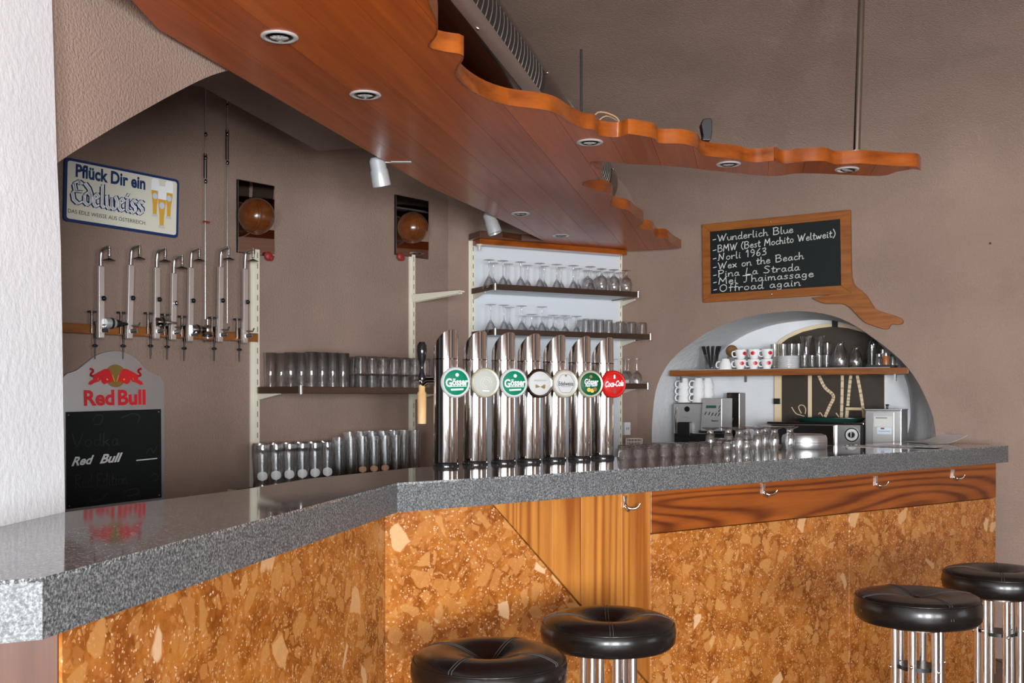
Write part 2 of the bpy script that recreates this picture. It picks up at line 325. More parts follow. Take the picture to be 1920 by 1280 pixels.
G = {  # hand lettering: width, strokes (baseline 0, x-height .5, capitals 1)
'W': (.85, ['0,.95 .12,.5 .2,0 .38,.7 .42,.75 .52,.05 .62,.5 .8,1']), 'u': (.42, ['0,.5 .03,.12 .15,0 .3,.15 .34,.5', '.34,.5 .36,.1 .44,.02']),
'n': (.44, ['0,.5 .02,0', '.02,.25 .15,.48 .28,.48 .32,.3 .33,0 .42,.04']), 'd': (.45, ['.32,.42 .15,.5 .02,.25 .1,0 .25,.08 .33,.3', '.36,1 .33,.3 .36,0 .44,.05']),
'e': (.4, ['.02,.25 .3,.32 .26,.48 .12,.48 .02,.25 .08,.03 .22,0 .36,.12']), 'r': (.34, ['0,.5 .03,0', '.03,.25 .14,.46 .3,.44']),
'l': (.2, ['.05,1 .03,.4 .05,.02 .16,.05']), 'i': (.2, ['.05,.5 .05,.05 .15,.02', '.06,.7 .08,.75']), 'c': (.38, ['.32,.42 .18,.5 .03,.25 .1,.02 .22,0 .36,.1']),
'h': (.44, ['.03,1 .02,0', '.02,.25 .15,.46 .28,.44 .31,.2 .32,0 .42,.05']), 'B': (.62, ['.06,1 .04,0', '.0,.95 .3,1 .46,.8 .3,.56 .08,.52', '.08,.52 .4,.5 .52,.25 .35,.02 .02,0']),
'M': (.72, ['.0,0 .1,.95', '.1,.95 .32,.35', '.32,.35 .56,1', '.56,1 .6,0']), '(': (.3, ['.22,1.05 .04,.6 .05,.2 .22,-.12']), ')': (.3, ['.05,1.1 .22,.6 .2,.2 .02,-.15']),
's': (.34, ['.28,.46 .14,.5 .05,.38 .2,.24 .24,.08 .1,0 .0,.06']), 't': (.32, ['.14,.85 .1,.1 .2,.0 .3,.06', '.0,.55 .28,.58']), 'o': (.42, ['.2,.5 .05,.38 .04,.1 .2,0 .33,.15 .32,.4 .2,.5']),
'k': (.42, ['.03,1 .02,0', '.3,.5 .05,.25', '.1,.28 .34,0']), 'N': (.7, ['.0,0 .1,.1 .14,.95', '.14,.95 .45,.05', '.45,.05 .56,1']), '1': (.34, ['.02,.7 .16,1 .16,0']),
'9': (.44, ['.34,.7 .2,1 .04,.8 .1,.55 .3,.6 .34,.8 .3,.3 .14,0']), '6': (.44, ['.32,1 .1,.6 .04,.2 .18,0 .34,.2 .24,.45 .06,.3']), '3': (.44, ['.04,.9 .3,1 .3,.7 .12,.55 .34,.4 .3,.08 .02,.02']),
'x': (.4, ['.0,.5 .34,0', '.32,.5 .0,0']), 'a': (.44, ['.3,.42 .15,.5 .02,.22 .1,0 .24,.08 .31,.4', '.32,.48 .32,.08 .42,.04']), 'P': (.52, ['.06,1 .04,0', '.0,.95 .3,1 .44,.8 .32,.55 .06,.5']),
'L': (.55, ['.18,1 .12,.5 .06,.04', '.06,.04 .46,.02']), 'S': (.6, ['.5,.9 .28,1 .1,.8 .3,.55 .46,.3 .3,.02 .02,.08']), 'T': (.6, ['.0,.95 .55,1', '.28,.97 .26,.3 .2,.05 .06,.04']),
'O': (.66, ['.3,1 .08,.75 .06,.25 .28,0 .52,.3 .5,.8 .3,1']), 'f': (.3, ['.3,.95 .16,.98 .12,.6 .1,-.05', '.0,.5 .28,.55']), 'g': (.44, ['.3,.42 .15,.5 .03,.25 .12,.05 .26,.12 .32,.45', '.32,.45 .3,-.2 .14,-.32 .02,-.2']),
'm': (.62, ['0,.5 .02,0', '.02,.25 .12,.48 .22,.4 .24,0', '.24,.25 .36,.48 .46,.4 .48,0 .58,.05']), 'w': (.6, ['0,.5 .1,.02 .25,.4 .36,.02 .52,.5']), '-': (.3, ['0,.35 .2,.37']), ' ': (.32, []),
'V': (.6, ['0,1 .25,0 .55,1']), 'E': (.5, ['.45,.95 .05,1 .05,.5 .35,.52', '.05,.5 .03,0 .45,.03']), 'R': (.6, ['.05,1 .04,0', '.0,.95 .35,1 .45,.75 .06,.5 .5,0']), 'C': (.6, ['.5,.85 .3,1 .05,.6 .1,.1 .35,0 .55,.2'])}
def hand(text, w, h, wd, y=0, slope=0):
    mb = MB(); tot = sum(G[c][0] for c in text)+.06*len(text); k = w/tot; x = 0
    for c in text:
        for st in G[c][1]:
            p = [tuple(map(float, q.split(','))) for q in st.split()]
            pp = smoothpath(p, 4) if len(p) > 2 else [Vector(q) for q in p]
            pen(mb, [((x+q[0]+.12*q[1]*0)*k, q[1]*h+slope*(x+q[0])*k) for q in pp], wd, y)
        x += G[c][0]+.06
    return mb
def flat_poly(mb, pts, y): mb.add([(x, y, z) for x, z in pts], [tuple(range(len(pts)))])
def circle(cx, cz, r, n=32, rz=None): return [(cx+r*math.cos(2*math.pi*i/n), cz+(rz or r)*math.sin(2*math.pi*i/n)) for i in range(n)]

# ------------------------------------------------------------------ room planes
FA = Frame((-1.222, 5.04), 40)                  # wall behind the bar, left
sB = FA.hit(840, HY)[0]; FB = Frame(FA.xy(sB), 62)
sC = FB.hit(1195, HY)[0]; FC = Frame(FB.xy(sC), 120)   # wall with the niche
BAR, SL, CAN, TH = 1.14, .083, 2.28, .05
# walls
mb = MB(); mb.box(-3, sB+.0, 0, .12, 0, 3.4); o = mb.build('wall_left', 'brown_plaster'); o.matrix_world = FA.m; structure(o, 'brown rough-plastered wall behind the bar', 'wall')
mb = MB(); mb.box(0, sC, 0, .12, 0, 3.4); o = mb.build('wall_back', 'brown_plaster'); o.matrix_world = FB.m; structure(o, 'brown plastered wall behind the shelves of glasses', 'wall')
arch_px = [(1222, 836), (1223, 790), (1229, 735), (1243, 698), (1265, 668), (1300, 640), (1350, 611), (1410, 592), (1470, 584), (1500, 583), (1545, 588), (1590, 603), (1640, 635), (1690, 676), (1722, 718), (1745, 768), (1753, 800), (1756, 834)]
arch = FC.pts(arch_px); arch = [(p.x, p.y) for p in smoothpath(arch, 3)]
SILL, ND, TOPC = 1.10, .50, 2.5
arch[0] = (arch[0][0], SILL); arch[-1] = (arch[-1][0], SILL)
def wall_with_arch(mb, ar, x0, x1, z0, z1, y0):
    a, b = ar[0][0], ar[-1][0]
    Q = lambda *p: mb.add([(x, y0, z) for x, z in p], [tuple(range(len(p)))])
    Q((x0, z0), (a, z0), (a, z1), (x0, z1)); Q((b, z0), (x1, z0), (x1, z1), (b, z1)); Q((a, z0), (b, z0), (b, SILL), (a, SILL))
    for p, q in zip(ar, ar[1:]): Q(p, q, (q[0], z1), (p[0], z1))
mb = MB(); wall_with_arch(mb, arch, 0, 5.2, 0, TOPC, 0); o = mb.build('wall_right', 'brown_plaster', smooth=0); o.matrix_world = FC.m; structure(o, 'brown plastered wall with the arched niche', 'wall')
scn = (arch[0][0]+arch[-1][0])/2; hw = (arch[-1][0]-arch[0][0])/2
il, ir = FC.hit(1316, HY, -ND)[0], FC.hit(1694, HY, -ND)[0]
ztop = max(z for x, z in arch)
inner = [(x+((il-arch[0][0]) if x < scn else (ir-arch[-1][0]))*(1-(z-SILL)/(ztop-SILL)), z-.02 if z > SILL+.01 else SILL) for x, z in arch]
mb = MB()
for i in range(len(arch)-1):
    p, q, r_, s_ = arch[i], arch[i+1], inner[i+1], inner[i]
    mb.add([(p[0], 0, p[1]), (q[0], 0, q[1]), (r_[0], ND, r_[1]), (s_[0], ND, s_[1])], [(0, 1, 2, 3)])
o = mb.build('wall_niche_reveal', 'niche_plaster', smooth=60); o.matrix_world = FC.m; structure(o, 'white curved plaster reveal of the arched niche', 'wall')
mb = MB(); mb.prism(inner, ND, ND+.05); o = mb.build('wall_niche_back', 'white_plaster', smooth=0); o.matrix_world = FC.m; structure(o, 'white back wall inside the arched niche', 'wall')
mb = MB(); mb.add([(arch[0][0], 0, SILL), (arch[-1][0], 0, SILL), (inner[-1][0], ND, SILL), (inner[0][0], ND, SILL)], [(0, 1, 2, 3)])
o = mb.build('trim_niche_sill', 'white_plaster'); o.matrix_world = FC.m; structure(o, 'white sill inside the arched niche', 'sill')
# vaulted ceiling springing from the niche wall
mb = MB(); prof = []
for i in range(15):
    d = 2.6*(1-math.cos(math.pi/2*i/14)); prof.append((d, TOPC+.8*math.sqrt(max(0, 1-(1-d/2.6)**2))))
prof.append((12, 3.3))
for i in range(len(prof)-1):
    (d0, z0), (d1, z1) = prof[i], prof[i+1]
    mb.add([(-8, -d0, z0), (9, -d0, z0), (9, -d1, z1), (-8, -d1, z1)], [(0, 1, 2, 3)])
o = mb.build('ceiling', 'brown_plaster', smooth=60); o.matrix_world = FC.m; structure(o, 'brown plastered vaulted ceiling', 'ceiling')
# white side wall at the left, with the brown arch that springs behind it
def face_pt(px, py, Y): return Vector(((px-CX)/F*Y, Y, CAM+(HY-py)/F*Y))
mb = MB(); edge = [(122, 2.243, .0), (122, 2.243, 1.14), (114, 2.243, 1.70), (106, 2.243, 1.9), (95, 2.243, 2.3), (88, 2.243, 3.3)]
ev = [Vector(((px-CX)/F*Y, Y, z)) for px, Y, z in edge]
near = [Vector((v.x-.30, -3.0, v.z)) for v in ev]; back = [Vector((v.x-1.2, v.y+.03, v.z)) for v in ev]
for i in range(len(ev)-1):
    mb.add([ev[i], ev[i+1], near[i+1], near[i]], [(0, 1, 2, 3)]); mb.add([ev[i], ev[i+1], back[i+1], back[i]], [(0, 1, 2, 3)])
o = mb.build('wall_side', 'white_plaster', smooth=40); structure(o, 'bright white plastered wall at the left end of the bar', 'wall')
FL = Frame((-.985, 2.262), 15.5)
crv = FL.pts([(60, 338), (104, 308), (130, 290), (175, 262), (225, 232), (285, 198), (340, 168), (385, 146), (420, 134), (460, 126)])
crv = [(p.x, p.y) for p in smoothpath(crv, 3)]; crv += [(crv[-1][0]+.5, crv[-1][1]+.12), (crv[-1][0]+1.4, crv[-1][1]+.1)]
mb = MB(); mb.prism([(crv[0][0], 3.35)]+crv+[(crv[-1][0], 3.35)], 0, .45); o = mb.build('wall_arch', 'brown_plaster', smooth=30); o.matrix_world = FL.m; structure(o, 'brown plastered arch beside the white wall', 'wall')
# room behind the camera: floor tiles, side and rear walls; windows invented for light and chrome reflections
mb = MB(); mb.box(-4, 7, -3.2, 8, -.06, -.012); o = mb.build('floor', 'grout'); structure(o, 'tiled floor of the bar room', 'floor')
tile = MB().box(-.146, .146, -.146, .146, -.012, 0).mesh('tile', 0, .002, 1); tile.materials.append(M['floor_tile'])
for i in range(12):
    for j in range(12):
        t = bpy.data.objects.new('floor_tile', tile); col.objects.link(t); t.parent = o; t.location = (.9+i*.3-.3, 2.3+j*.3, 0)
mb = MB(); mb.box(-4, .60-.1+.1, -3.2, 2.14, -.012, -.001); mb.box(.45, 5.4, -3.2, 2.14, -.012, -.001); mb.build('tile_field', 'floor_tile', o, 0)
mb = MB(); zb, zt = .55, 2.15; wins = ((-.95, -.15), (.5, 1.5), (2.3, 3.5)); xe = [-3]+[v for w_ in wins for v in w_]+[5.4]
for a, b in zip(xe[::2], xe[1::2]): mb.box(a, b, -3.25, -3.05, 0, 3.35)
for a, b in wins: mb.box(a, b, -3.25, -3.05, 0, zb); mb.box(a, b, -3.25, -3.05, zt, 3.35)
o = mb.build('wall_front', 'brown_plaster', smooth=0); structure(o, 'unseen wall with the invented windows opposite the bar', 'wall')
for n_, (a, b) in enumerate(wins):
    mb = MB(); m_ = (a+b)/2
    for x0, x1, z0, z1 in ((a, a+.06, zb, zt), (b-.06, b, zb, zt), (a, b, zb, zb+.06), (a, b, zt-.06, zt), (m_-.03, m_+.03, zb, zt)): mb.box(x0, x1, -3.2, -3.14, z0, z1)
    structure(mb.build('window_%d' % (n_+1), 'white', smooth=0), 'invented white framed window out of view opposite the bar', 'window')
mb = MB(); mb.box(5.15, 5.3, -3.2, .3, 0, 3.35); mb.box(5.15, 5.3, 2.1, 4.4, 0, 3.35); mb.box(5.15, 5.3, .3, 2.1, 2.75, 3.35); o = mb.build('wall_entrance', 'brown_plaster', smooth=0); structure(o, 'brown wall with the entrance', 'wall')

# ------------------------------------------------------------------ the bar counter
L0 = Vector((-.6268, 1.424)); B0 = Vector((-.3225, 3.0)); E0 = Vector((2.48, 5.33))
dL = (B0-L0).normalized(); dR = (E0-B0).normalized(); nL = Vector((-dL.y, dL.x)); nR = Vector((-dR.y, dR.x))
top_pts = [(-.985, 1.23), tuple(L0), tuple(B0), tuple(E0), tuple(E0+nR*.56), (-.33, 3.66), (-.60, 3.16), (-.70, 2.80), (-.935, 2.236)]
ct = thing('bar_counter', 'long angled bar counter with grey granite top and orange stone front', 'counter')
mb = MB(); mb.slab(top_pts, BAR-.006, BAR); gt = mb.build('counter_top', 'granite_polished', ct, 20, label='polished speckled grey granite surface')
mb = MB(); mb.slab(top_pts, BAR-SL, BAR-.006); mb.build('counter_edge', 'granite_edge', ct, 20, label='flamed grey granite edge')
ov = .039
def miter(o_):
    a = nL*o_; # solve m.nL=o, m.nR=o
    det = nL.x*nR.y-nL.y*nR.x; return B0+Vector(((o_*nR.y-o_*nL.y)/det, (nL.x*o_-nR.x*o_)/det))
Bp = miter(ov); FR = Frame(Bp, math.degrees(math.atan2(dR.x, dR.y))); FLB = Frame(Bp, math.degrees(math.atan2(dL.x, dL.y)))
ZT = BAR-SL
s0 = FLB.hit(115, 1230)[0]
def panel(name, fr, pts, y0, y1, mat, label=None, bevel=.002):
    o = MB().prism(pts, y0, y1).build(name, mat, ct, 0, bevel, 1, label); o.matrix_world = fr.m; return o
panel('stone_panel', FLB, [(s0, 0), (-.0, 0), (-.0, ZT), (s0, ZT)], 0, .02, 'terrazzo', 'orange breccia stone panel below the near stretch of counter')
s1, s2, s3 = FR.hit(1220, 1100)[0], FR.hit(1592, 1100)[0], FR.hit(1867, 1000)[0]
dg0 = FR.hit(925, 945); dg1 = FR.hit(1075, 1118); sl = (dg1[1]-dg0[1])/(dg1[0]-dg0[0])
sa = dg0[0]+(ZT-dg0[1])/sl; zb_ = dg0[1]+sl*(s1-dg0[0])
gap = .004
panel('stone_panel', FR, [(0, 0), (s1-.002, 0), (s1-.002, zb_-gap), (sa-gap*.7, ZT), (0, ZT)], 0, .02, 'terrazzo', 'light orange stone panel with a diagonal right edge')
cuts = [sa+.001, FR.hit(1035, 1000)[0], FR.hit(1090, 1000)[0], FR.hit(1165, 1000)[0], s1-.002]
for a, b in zip(cuts, cuts[1:]):
    za, zbb = dg0[1]+sl*(a-dg0[0])+.003, dg0[1]+sl*(b-dg0[0])+.003
    panel('pine_board', FR, [(a, min(za, ZT-.001)), (b-.0008, zbb), (b-.0008, ZT), (a, ZT)], -.001, .019, 'pine', bevel=.0006)
zb1, zb2 = FR.hit(1220, 1000)[1], FR.hit(1867, 932)[1]
panel('wooden_beam', FR, [(s1, zb1), (s3, zb2), (s3, ZT), (s1, ZT)], -.002, .03, 'beam_wood', 'reddish pine board under the granite edge')
panel('stone_panel', FR, [(s1+.001, 0), (s2-.001, 0), (s2-.001, zb1+(zb2-zb1)*(s2-s1)/(s3-s1)-.003), (s1+.001, zb1-.003)], 0, .02, 'terrazzo', 'orange stone panel right of the pine boards')
panel('stone_panel', FR, [(s2+.001, 0), (s3, 0), (s3, zb2-.003), (s2+.001, zb1+(zb2-zb1)*(s2-s1)/(s3-s1)-.003)], 0, .02, 'terrazzo', 'orange stone panel at the far right end')
pL = Bp+dL*s0; FE = Frame(tuple(pL-Vector((.875, .485))*.5), 61)
panel('corner_board', FE, [(0, 0), (.497, 0), (.497, ZT), (0, ZT)], 0, .02, 'corner_wood', 'pale pinkish wooden board at the near corner')
core = [(-.97, 1.42), tuple(pL+nL*.03), tuple(Bp+(nL+nR)*.02), tuple(Bp+dR*(s3-.005)+nR*.025), tuple(Bp+dR*(s3-.005)+nR*.42), (-.36, 3.52), (-.58, 3.10), (-.66, 2.78), (-.90, 2.22)]
MB().slab(core, 0, ZT-.001).build('carcass', 'dark_wood', ct, 0)
# coat hooks
def make_hook(lbl, m):
    t = thing('coat_hook', lbl, 'hook', m, 'chrome coat hooks under the counter edge')
    MB().prism([(-.011, .028), (.011, .028), (.007, .004), (.012, -.02), (-.012, -.02), (-.007, .004)], -.006, 0).build('back_plate', 'chrome', t, 40, .0015)
    MB().tube(smoothpath([(0, -.004, -.008), (.008, -.02, -.022), (.03, -.036, -.020), (.043, -.045, -.002)], 4), [.0055]*9+[.005, .0045, .0045, .005], 8).build('prong', 'chrome', t, 60)
    MB().tube([(0, -.004, -.012), (-.006, -.024, -.026), (-.008, -.03, -.028)], [.005, .005, .007], 8).build('prong', 'chrome', t, 60)
    return t
for (px, py), lb in zip(((1170, 942), (1430, 917), (1641, 902), (1786, 889)), ('chrome double coat hook on the light pine boards', 'chrome double coat hook on the reddish beam, nearest the pine boards', 'chrome double coat hook in the middle of the reddish beam', 'chrome double coat hook on the reddish beam, nearest the far end')):
    s, z = FR.hit(px, py); make_hook(lb, FR.m @ T(s, -.0025, z) @ Matrix.Scale(.86, 4))

# ------------------------------------------------------------------ wooden canopy
und = [(240, -8), (297, 55), (424, 129), (615, 240), (802, 349), (900, 393), (1031, 457), (1150, 466), (1160, 471), (1276, 466)]
jag = [(1276, 465), (1261, 457), (1247, 446), (1230, 445), (1222, 433), (1207, 429), (1194, 425), (1205, 416), (1190, 405), (1176, 394), (1156, 390), (1143, 384), (1147, 369), (1135, 360), (1108, 354), (1089, 345), (1105, 338), (1122, 336), (1129, 325), (1119, 314), (1105, 305), (1122, 302)]
arm = [(1190, 308), (1253, 311), (1340, 320), (1416, 328), (1455, 330), (1495, 325), (1554, 326), (1649, 330), (1681, 322), (1713, 317)]
front = [(1725, 319), (1716, 312), (1680, 311), (1640, 308), (1610, 306), (1566, 308), (1546, 302), (1515, 302), (1480, 306), (1463, 306), (1451, 301), (1420, 304), (1396, 302), (1380, 298), (1340, 294), (1313, 289), (1305, 277), (1277, 269), (1234, 268), (1226, 259), (1200, 254), (1178, 251), (1165, 256), (1150, 257), (1130, 255), (1119, 251), (1113, 243), (1092, 240), (1066, 228), (1042, 213), (1020, 206), (992, 202), (952, 197), (909, 184), (873, 163), (854, 142), (855, 128), (867, 104), (833, 97), (802, 87), (816, 66), (817, 40), (803, 8), (790, -40)]
L2 = lambda l: [level(x, y, CAN).to_2d() for x, y in l]
fr2 = smoothpath(L2(front), 3); jg2 = smoothpath(L2(jag), 3); am2 = smoothpath(L2(arm), 3)
outer = [Vector((-.05, 1.55)), Vector((-1.0, 1.4)), Vector((-1.0, 1.75))]
poly = L2(und[:-1])+jg2+am2+fr2+outer
poly = [tuple(p) for p in poly]
cn = thing('canopy', 'lacquered orange wooden canopy with a wavy front edge hung over the bar', 'canopy')
for me, A in clip_polys(poly, CAN, CAN+TH, (-.797, 2.93), (math.sin(R(12.6)), math.cos(R(12.6))), .135, (-22, 22)):
    p = obj('plank', me, 'canopy_wood', cn); p.matrix_world = A
def band(path, t=.004, gapn=.001):
    mb = MB(); n = len(path); L = []
    for i, p in enumerate(path):
        d = (path[min(i+1, n-1)]-path[max(i-1, 0)]).normalized(); L.append(p+Vector((-d.y, d.x))*t)
    for i in range(n-1):
        a, b, c, d = path[i], path[i+1], L[i+1], L[i]
        mb.add([(q.x, q.y, z) for z in (CAN-.001, CAN+TH+.001) for q in (a, b, c, d)], [(0, 1, 2, 3), (4, 5, 6, 7), (2, 3, 7, 6)]+([(0, 3, 7, 4)] if i == 0 else [])+([(1, 2, 6, 5)] if i == n-2 else []))
    return mb
k = 0
for seg in (0, 14, 30, 44, 56, 68, 84, 96, 108, 118):
    nxt = [14, 30, 44, 56, 68, 84, 96, 108, 118, len(fr2)-1][k]; k += 1
    band(fr2[seg:nxt+1]).build('edge_band', 'band_wood', cn, 50)
for a, b in ((0, 18), (18, 36), (36, len(jg2)-1)): band(jg2[a:b+1]).build('edge_band', 'band_wood', cn, 50)
# recessed lamps in the canopy
def make_downlight(lbl, loc, tilt=0):
    t = thing('recessed_lamp', lbl, 'lamp', T(*loc), 'recessed lamps in the canopy')
    MB().lathe([(.046, 0), (.047, -.002), (.043, -.005), (.036, -.0045), (.033, -.001), (.033, .0)], 28).build('rim', 'satin', t, 50)
    MB().lathe([(.0325, -.0035), (.026, -.006), (.0245, -.003), (.0325, -.001), (.0325, -.0035)], 28, Ry(tilt)).build('inner_ring', 'dark_chrome', t, 50)
    b = MB().lathe([(0, -.004), (.014, -.0035), (.0245, -.0022), (.0245, -.0005), (0, -.0005)], 24, Ry(tilt)).build('bulb', 'lens', t, 50)
    mb = MB()
    for i in range(10):
        a = math.pi*2*i/10; mb.box(.006, .022, -.0006, .0006, -.0045, -.0028, Ry(tilt) @ Matrix.Rotation(a, 4, 'Z'))
    mb.build('facet', 'steel', b, 0)
for (x, y), lb in zip(((524, 68), (685, 177), (1106, 266), (1366, 307), (1588, 317), (976, 400), (1052, 441)),
        ('chrome recessed lamp in the canopy, nearest and largest', 'chrome recessed lamp in the canopy, second from the near end', 'chrome recessed lamp in the canopy beside the wavy edge, above the beer taps', 'chrome recessed lamp in the middle of the narrow canopy arm', 'tilted chrome recessed lamp at the tip of the canopy arm', 'chrome recessed lamp in the canopy in front of the shelf cornice', 'small chrome recessed lamp in the canopy, closest to the shelf cornice')):
    make_downlight(lb, level(x, y, CAN), 12 if x == 1588 else 0)
# steel pole and rods that carry it
a = level(1611, 303, CAN); MB().tube([(a.x, a.y+.03, CAN+TH), (a.x+.03, a.y+.03, 3.27)], .0135, 14).build('support_pole', 'duct_metal', None, 60)
tag(bpy.data.objects['support_pole'], 'straight steel pole from the canopy arm up to the ceiling', 'pole')
a = level(1087, 236, CAN); rod = MB().tube([(a.x+.01, a.y+.08, CAN+TH), (a.x+.01, a.y+.08, 2.56)], .004, 8).add([], []).build('threaded_rod', 'black', None, 60); tag(rod, 'thin dark threaded rod standing on the canopy beside the duct', 'rod')
a = level(1140, 255, CAN); wl = MB()
wl.tube(smoothpath([(a.x-.06, a.y+.06, CAN+TH), (a.x-.03, a.y+.05, CAN+TH+.045), (a.x+.03, a.y+.05, CAN+TH+.03), (a.x+.05, a.y+.06, CAN+TH)], 5), .003, 6); wl.tube(smoothpath([(a.x-.05, a.y+.09, CAN+TH), (a.x, a.y+.08, CAN+TH+.04), (a.x+.06, a.y+.08, CAN+TH+.01)], 5), .0025, 6)
tag(wl.build('lamp_wire', 'tan', None, 60), 'loose tan lamp wires curling on top of the canopy edge', 'wire')
a = level(1327, 286, CAN); mb = MB(); mb.prism([(-.016, 0), (.014, 0), (.02, .03), (.02, .07), (.014, .082), (-.014, .078), (-.02, .06), (-.013, .02)], -.025, .025, T(a.x, a.y+.04, CAN+TH)); tag(mb.build('loudspeaker_bracket', 'black', None, 0, .003), 'small black upright bracket on top of the canopy arm', 'bracket')
# ventilation duct above
dd = Vector((math.sin(R(13.5)), math.cos(R(13.5)), 0)); rr = Vector((dd.y, -dd.x, 0)); up = Vector((0, 0, 1))
D0 = Vector((-.233, 3.33, 2.62)); rad = .16
DM = Matrix(((rr.x, dd.x, 0, D0.x), (rr.y, dd.y, 0, D0.y), (0, 0, 1, D0.z), (0, 0, 0, 1)))
du = thing('ventilation_duct', 'round polished steel ventilation duct with grilles above the canopy', 'duct', DM)
MB().tube([(0, -1.3, 0), (0, 2.95, 0)], rad, 40).build('pipe', 'duct_black', du, 60)
def arcpatch(a0, a1, y0, y1, r, t, n=8):
    mb = MB(); vs = []
    for i in range(n+1):
        a = R(a0+(a1-a0)*i/n); vs.append((math.cos(a), math.sin(a)))
    for i in range(n):
        (c0, q0), (c1, q1) = vs[i], vs[i+1]
        P = [(c*rd, y, q*rd) for rd in (r, r+t) for y in (y0, y1) for c, q in ((c0, q0), (c1, q1))]
        mb.add(P, [(0, 1, 3, 2), (4, 6, 7, 5), (0, 4, 5, 1), (2, 3, 7, 6)]+([(0, 2, 6, 4)] if i == 0 else [])+([(1, 5, 7, 3)] if i == n-1 else []))
    return mb
for y0, y1 in ((-.62, .98), (1.85, 2.8)):
    arcpatch(-41, -22, y0, y1, rad, .004).build('cover_plate', 'steel', du, 50)
    arcpatch(-22, 9, y0+.03, y1-.1, rad, .0015).build('grille_opening', 'black', du, 50)
    nf = int((y1-y0-.13)/.05)
    fin = arcpatch(-22, 9, 0, .003, rad+.0012, .0015).mesh('fin', 50); fin.materials.append(M['steel'])
    for i in range(nf):
        f = obj('fin', fin, None, du); f.location = (0, y0+.035+i*.05, 0)
    for yy in (y0+.25, y0+.62, y1-.06):
        if yy < y1:
            for ang in (-37, 12): MB().sphere((math.cos(R(ang))*(rad+.005), yy, math.sin(R(ang))*(rad+.005)), .006, 10, 6).build('rivet', 'chrome', du, 60)
for yy in (-.35, 1.60, 1.74): MB().tube([(0, yy, 0), (0, yy+.018, 0)], rad+.006, 40).build('collar', 'chrome', du, 60)
hanger = MB().tube([(-.1, .75, .125), (-.1, .75, .7)], .006, 8).build('hanger', 'steel', du, 60)

# spots under the canopy edge
def make_spot(lbl, m, tilt, yaw):
    t = thing('spotlight', lbl, 'spotlight', m, 'grey spotlights under the canopy')
    MB().box(.02, .10, -.014, .014, -.012, .016).build('mount', 'lamp_grey', t, 0, .003)
    MB().tube([(.04, 0, -.006), (-.005, 0, -.008), (-.012, 0, -.02)], .006, 8).build('arm', 'lamp_grey', t, 60)
    h = MB().lathe([(0, .042), (.022, .040), (.03, .028), (.031, -.008), (.034, -.012), (.036, -.07), (.031, -.072), (.028, -.05), (0, -.045)], 24, T(-.028, 0, -.03) @ Rz(yaw) @ Rx(tilt)).build('head', 'lamp_grey', t, 40)
    MB().lathe([(0, -.052), (.026, -.054), (.027, -.05), (0, -.048)], 20, T(-.028, 0, -.03) @ Rz(yaw) @ Rx(tilt)).build('bulb', 'lens', h, 40)
p = level(722, 302, CAN); make_spot('pale grey spotlight hanging from the long straight canopy edge', T(p.x, p.y+.02, CAN+.01), 18, -30)
p = level(930, 407, CAN); make_spot('grey spotlight by the shelf cornice, pointing left', T(p.x, p.y+.03, CAN+.02), 20, -95)

# ------------------------------------------------------------------ bar stools
RS = .186
def seat_z(r):
    u = r/RS
    if u < .12: return .052+.004*(u/.12)
    if u < .62: return .056+.030*math.sin((u-.12)/.5*math.pi/2)
    return .086-.020*((u-.62)/.38)**2
def make_stool(lbl, loc, rot=0, dip=1.0, parent=None):
    t = thing('bar_stool', lbl, 'stool', T(*loc) @ Rz(rot), 'black leather bar stools')
    zz = lambda r: .70+.086+(seat_z(r)-.086)*dip
    prof = [(0, .70), (RS*.8, .70), (RS*.93, .703), (RS*.985, .715), (RS, .735), (RS*.995, .752), (RS*.965, zz(RS)-.004)]
    prof += [(RS*u, zz(RS*u)) for u in (.94, .88, .8, .7, .6, .5, .4, .3, .2, .12, .06)]+[(0, zz(0))]
    s = MB().lathe(prof, 48).build('seat', 'leather', t, 60)
    MB().tube([(RS*.972*math.cos(a), RS*.972*math.sin(a), zz(RS)-.004) for a in [2*math.pi*i/48 for i in range(48)]], .0028, 6, True).build('piping', 'leather', s, 60)
    for q in (0, 90):
        for off in (-.004, .004):
            pts = [(u*RS, off, zz(abs(u)*RS)+.0004) for u in [(-.95+1.9*i/40) for i in range(41)]]
            pts = [(-RS*.995-.001, off, .735)]+pts+[(RS*.995+.001, off, .735)]
            MB().tube([Rz(q) @ Vector(p) for p in pts], .0011, 5).build('seam', 'stitch', s, 60)
    MB().sphere((0, 0, zz(0)+.001), .012, 12, 6, 1, 1, .4).build('button', 'leather', s, 60)
    MB().lathe([(0, .685), (.10, .685), (.10, .70), (0, .70)], 28).build('seat_plate', 'dark_chrome', t, 40)
    for i in range(6):
        a = 2*math.pi*i/6+.3; x, y = .068*math.cos(a), .068*math.sin(a)
        l = MB().tube([(x, y, .02), (x, y, .69)], .0125, 14).build('leg', 'chrome', t, 60)
        MB().sphere((x*1.18, y*1.18, .56 if i % 2 else .575), .006, 10, 6).build('bolt', 'chrome', l, 60)
    MB().lathe([(0, .555), (.056, .555), (.056, .567), (0, .567)], 20).build('spacer', 'black', t, 40)
    MB().tube([(.17*math.cos(a), .17*math.sin(a), .26) for a in [2*math.pi*i/36 for i in range(36)]], .010, 8, True).build('foot_ring', 'chrome', t, 60)
    MB().box(-.17, .17, -.008, .008, .252, .268).box(-.008, .008, -.17, .17, .252, .268).build('foot_ring_brace', 'chrome', t, 0)
    MB().lathe([(0, .0), (.20, 0), (.20, .012), (.17, .022), (.08, .03), (0, .03)], 40).build('base', 'chrome', t, 40)
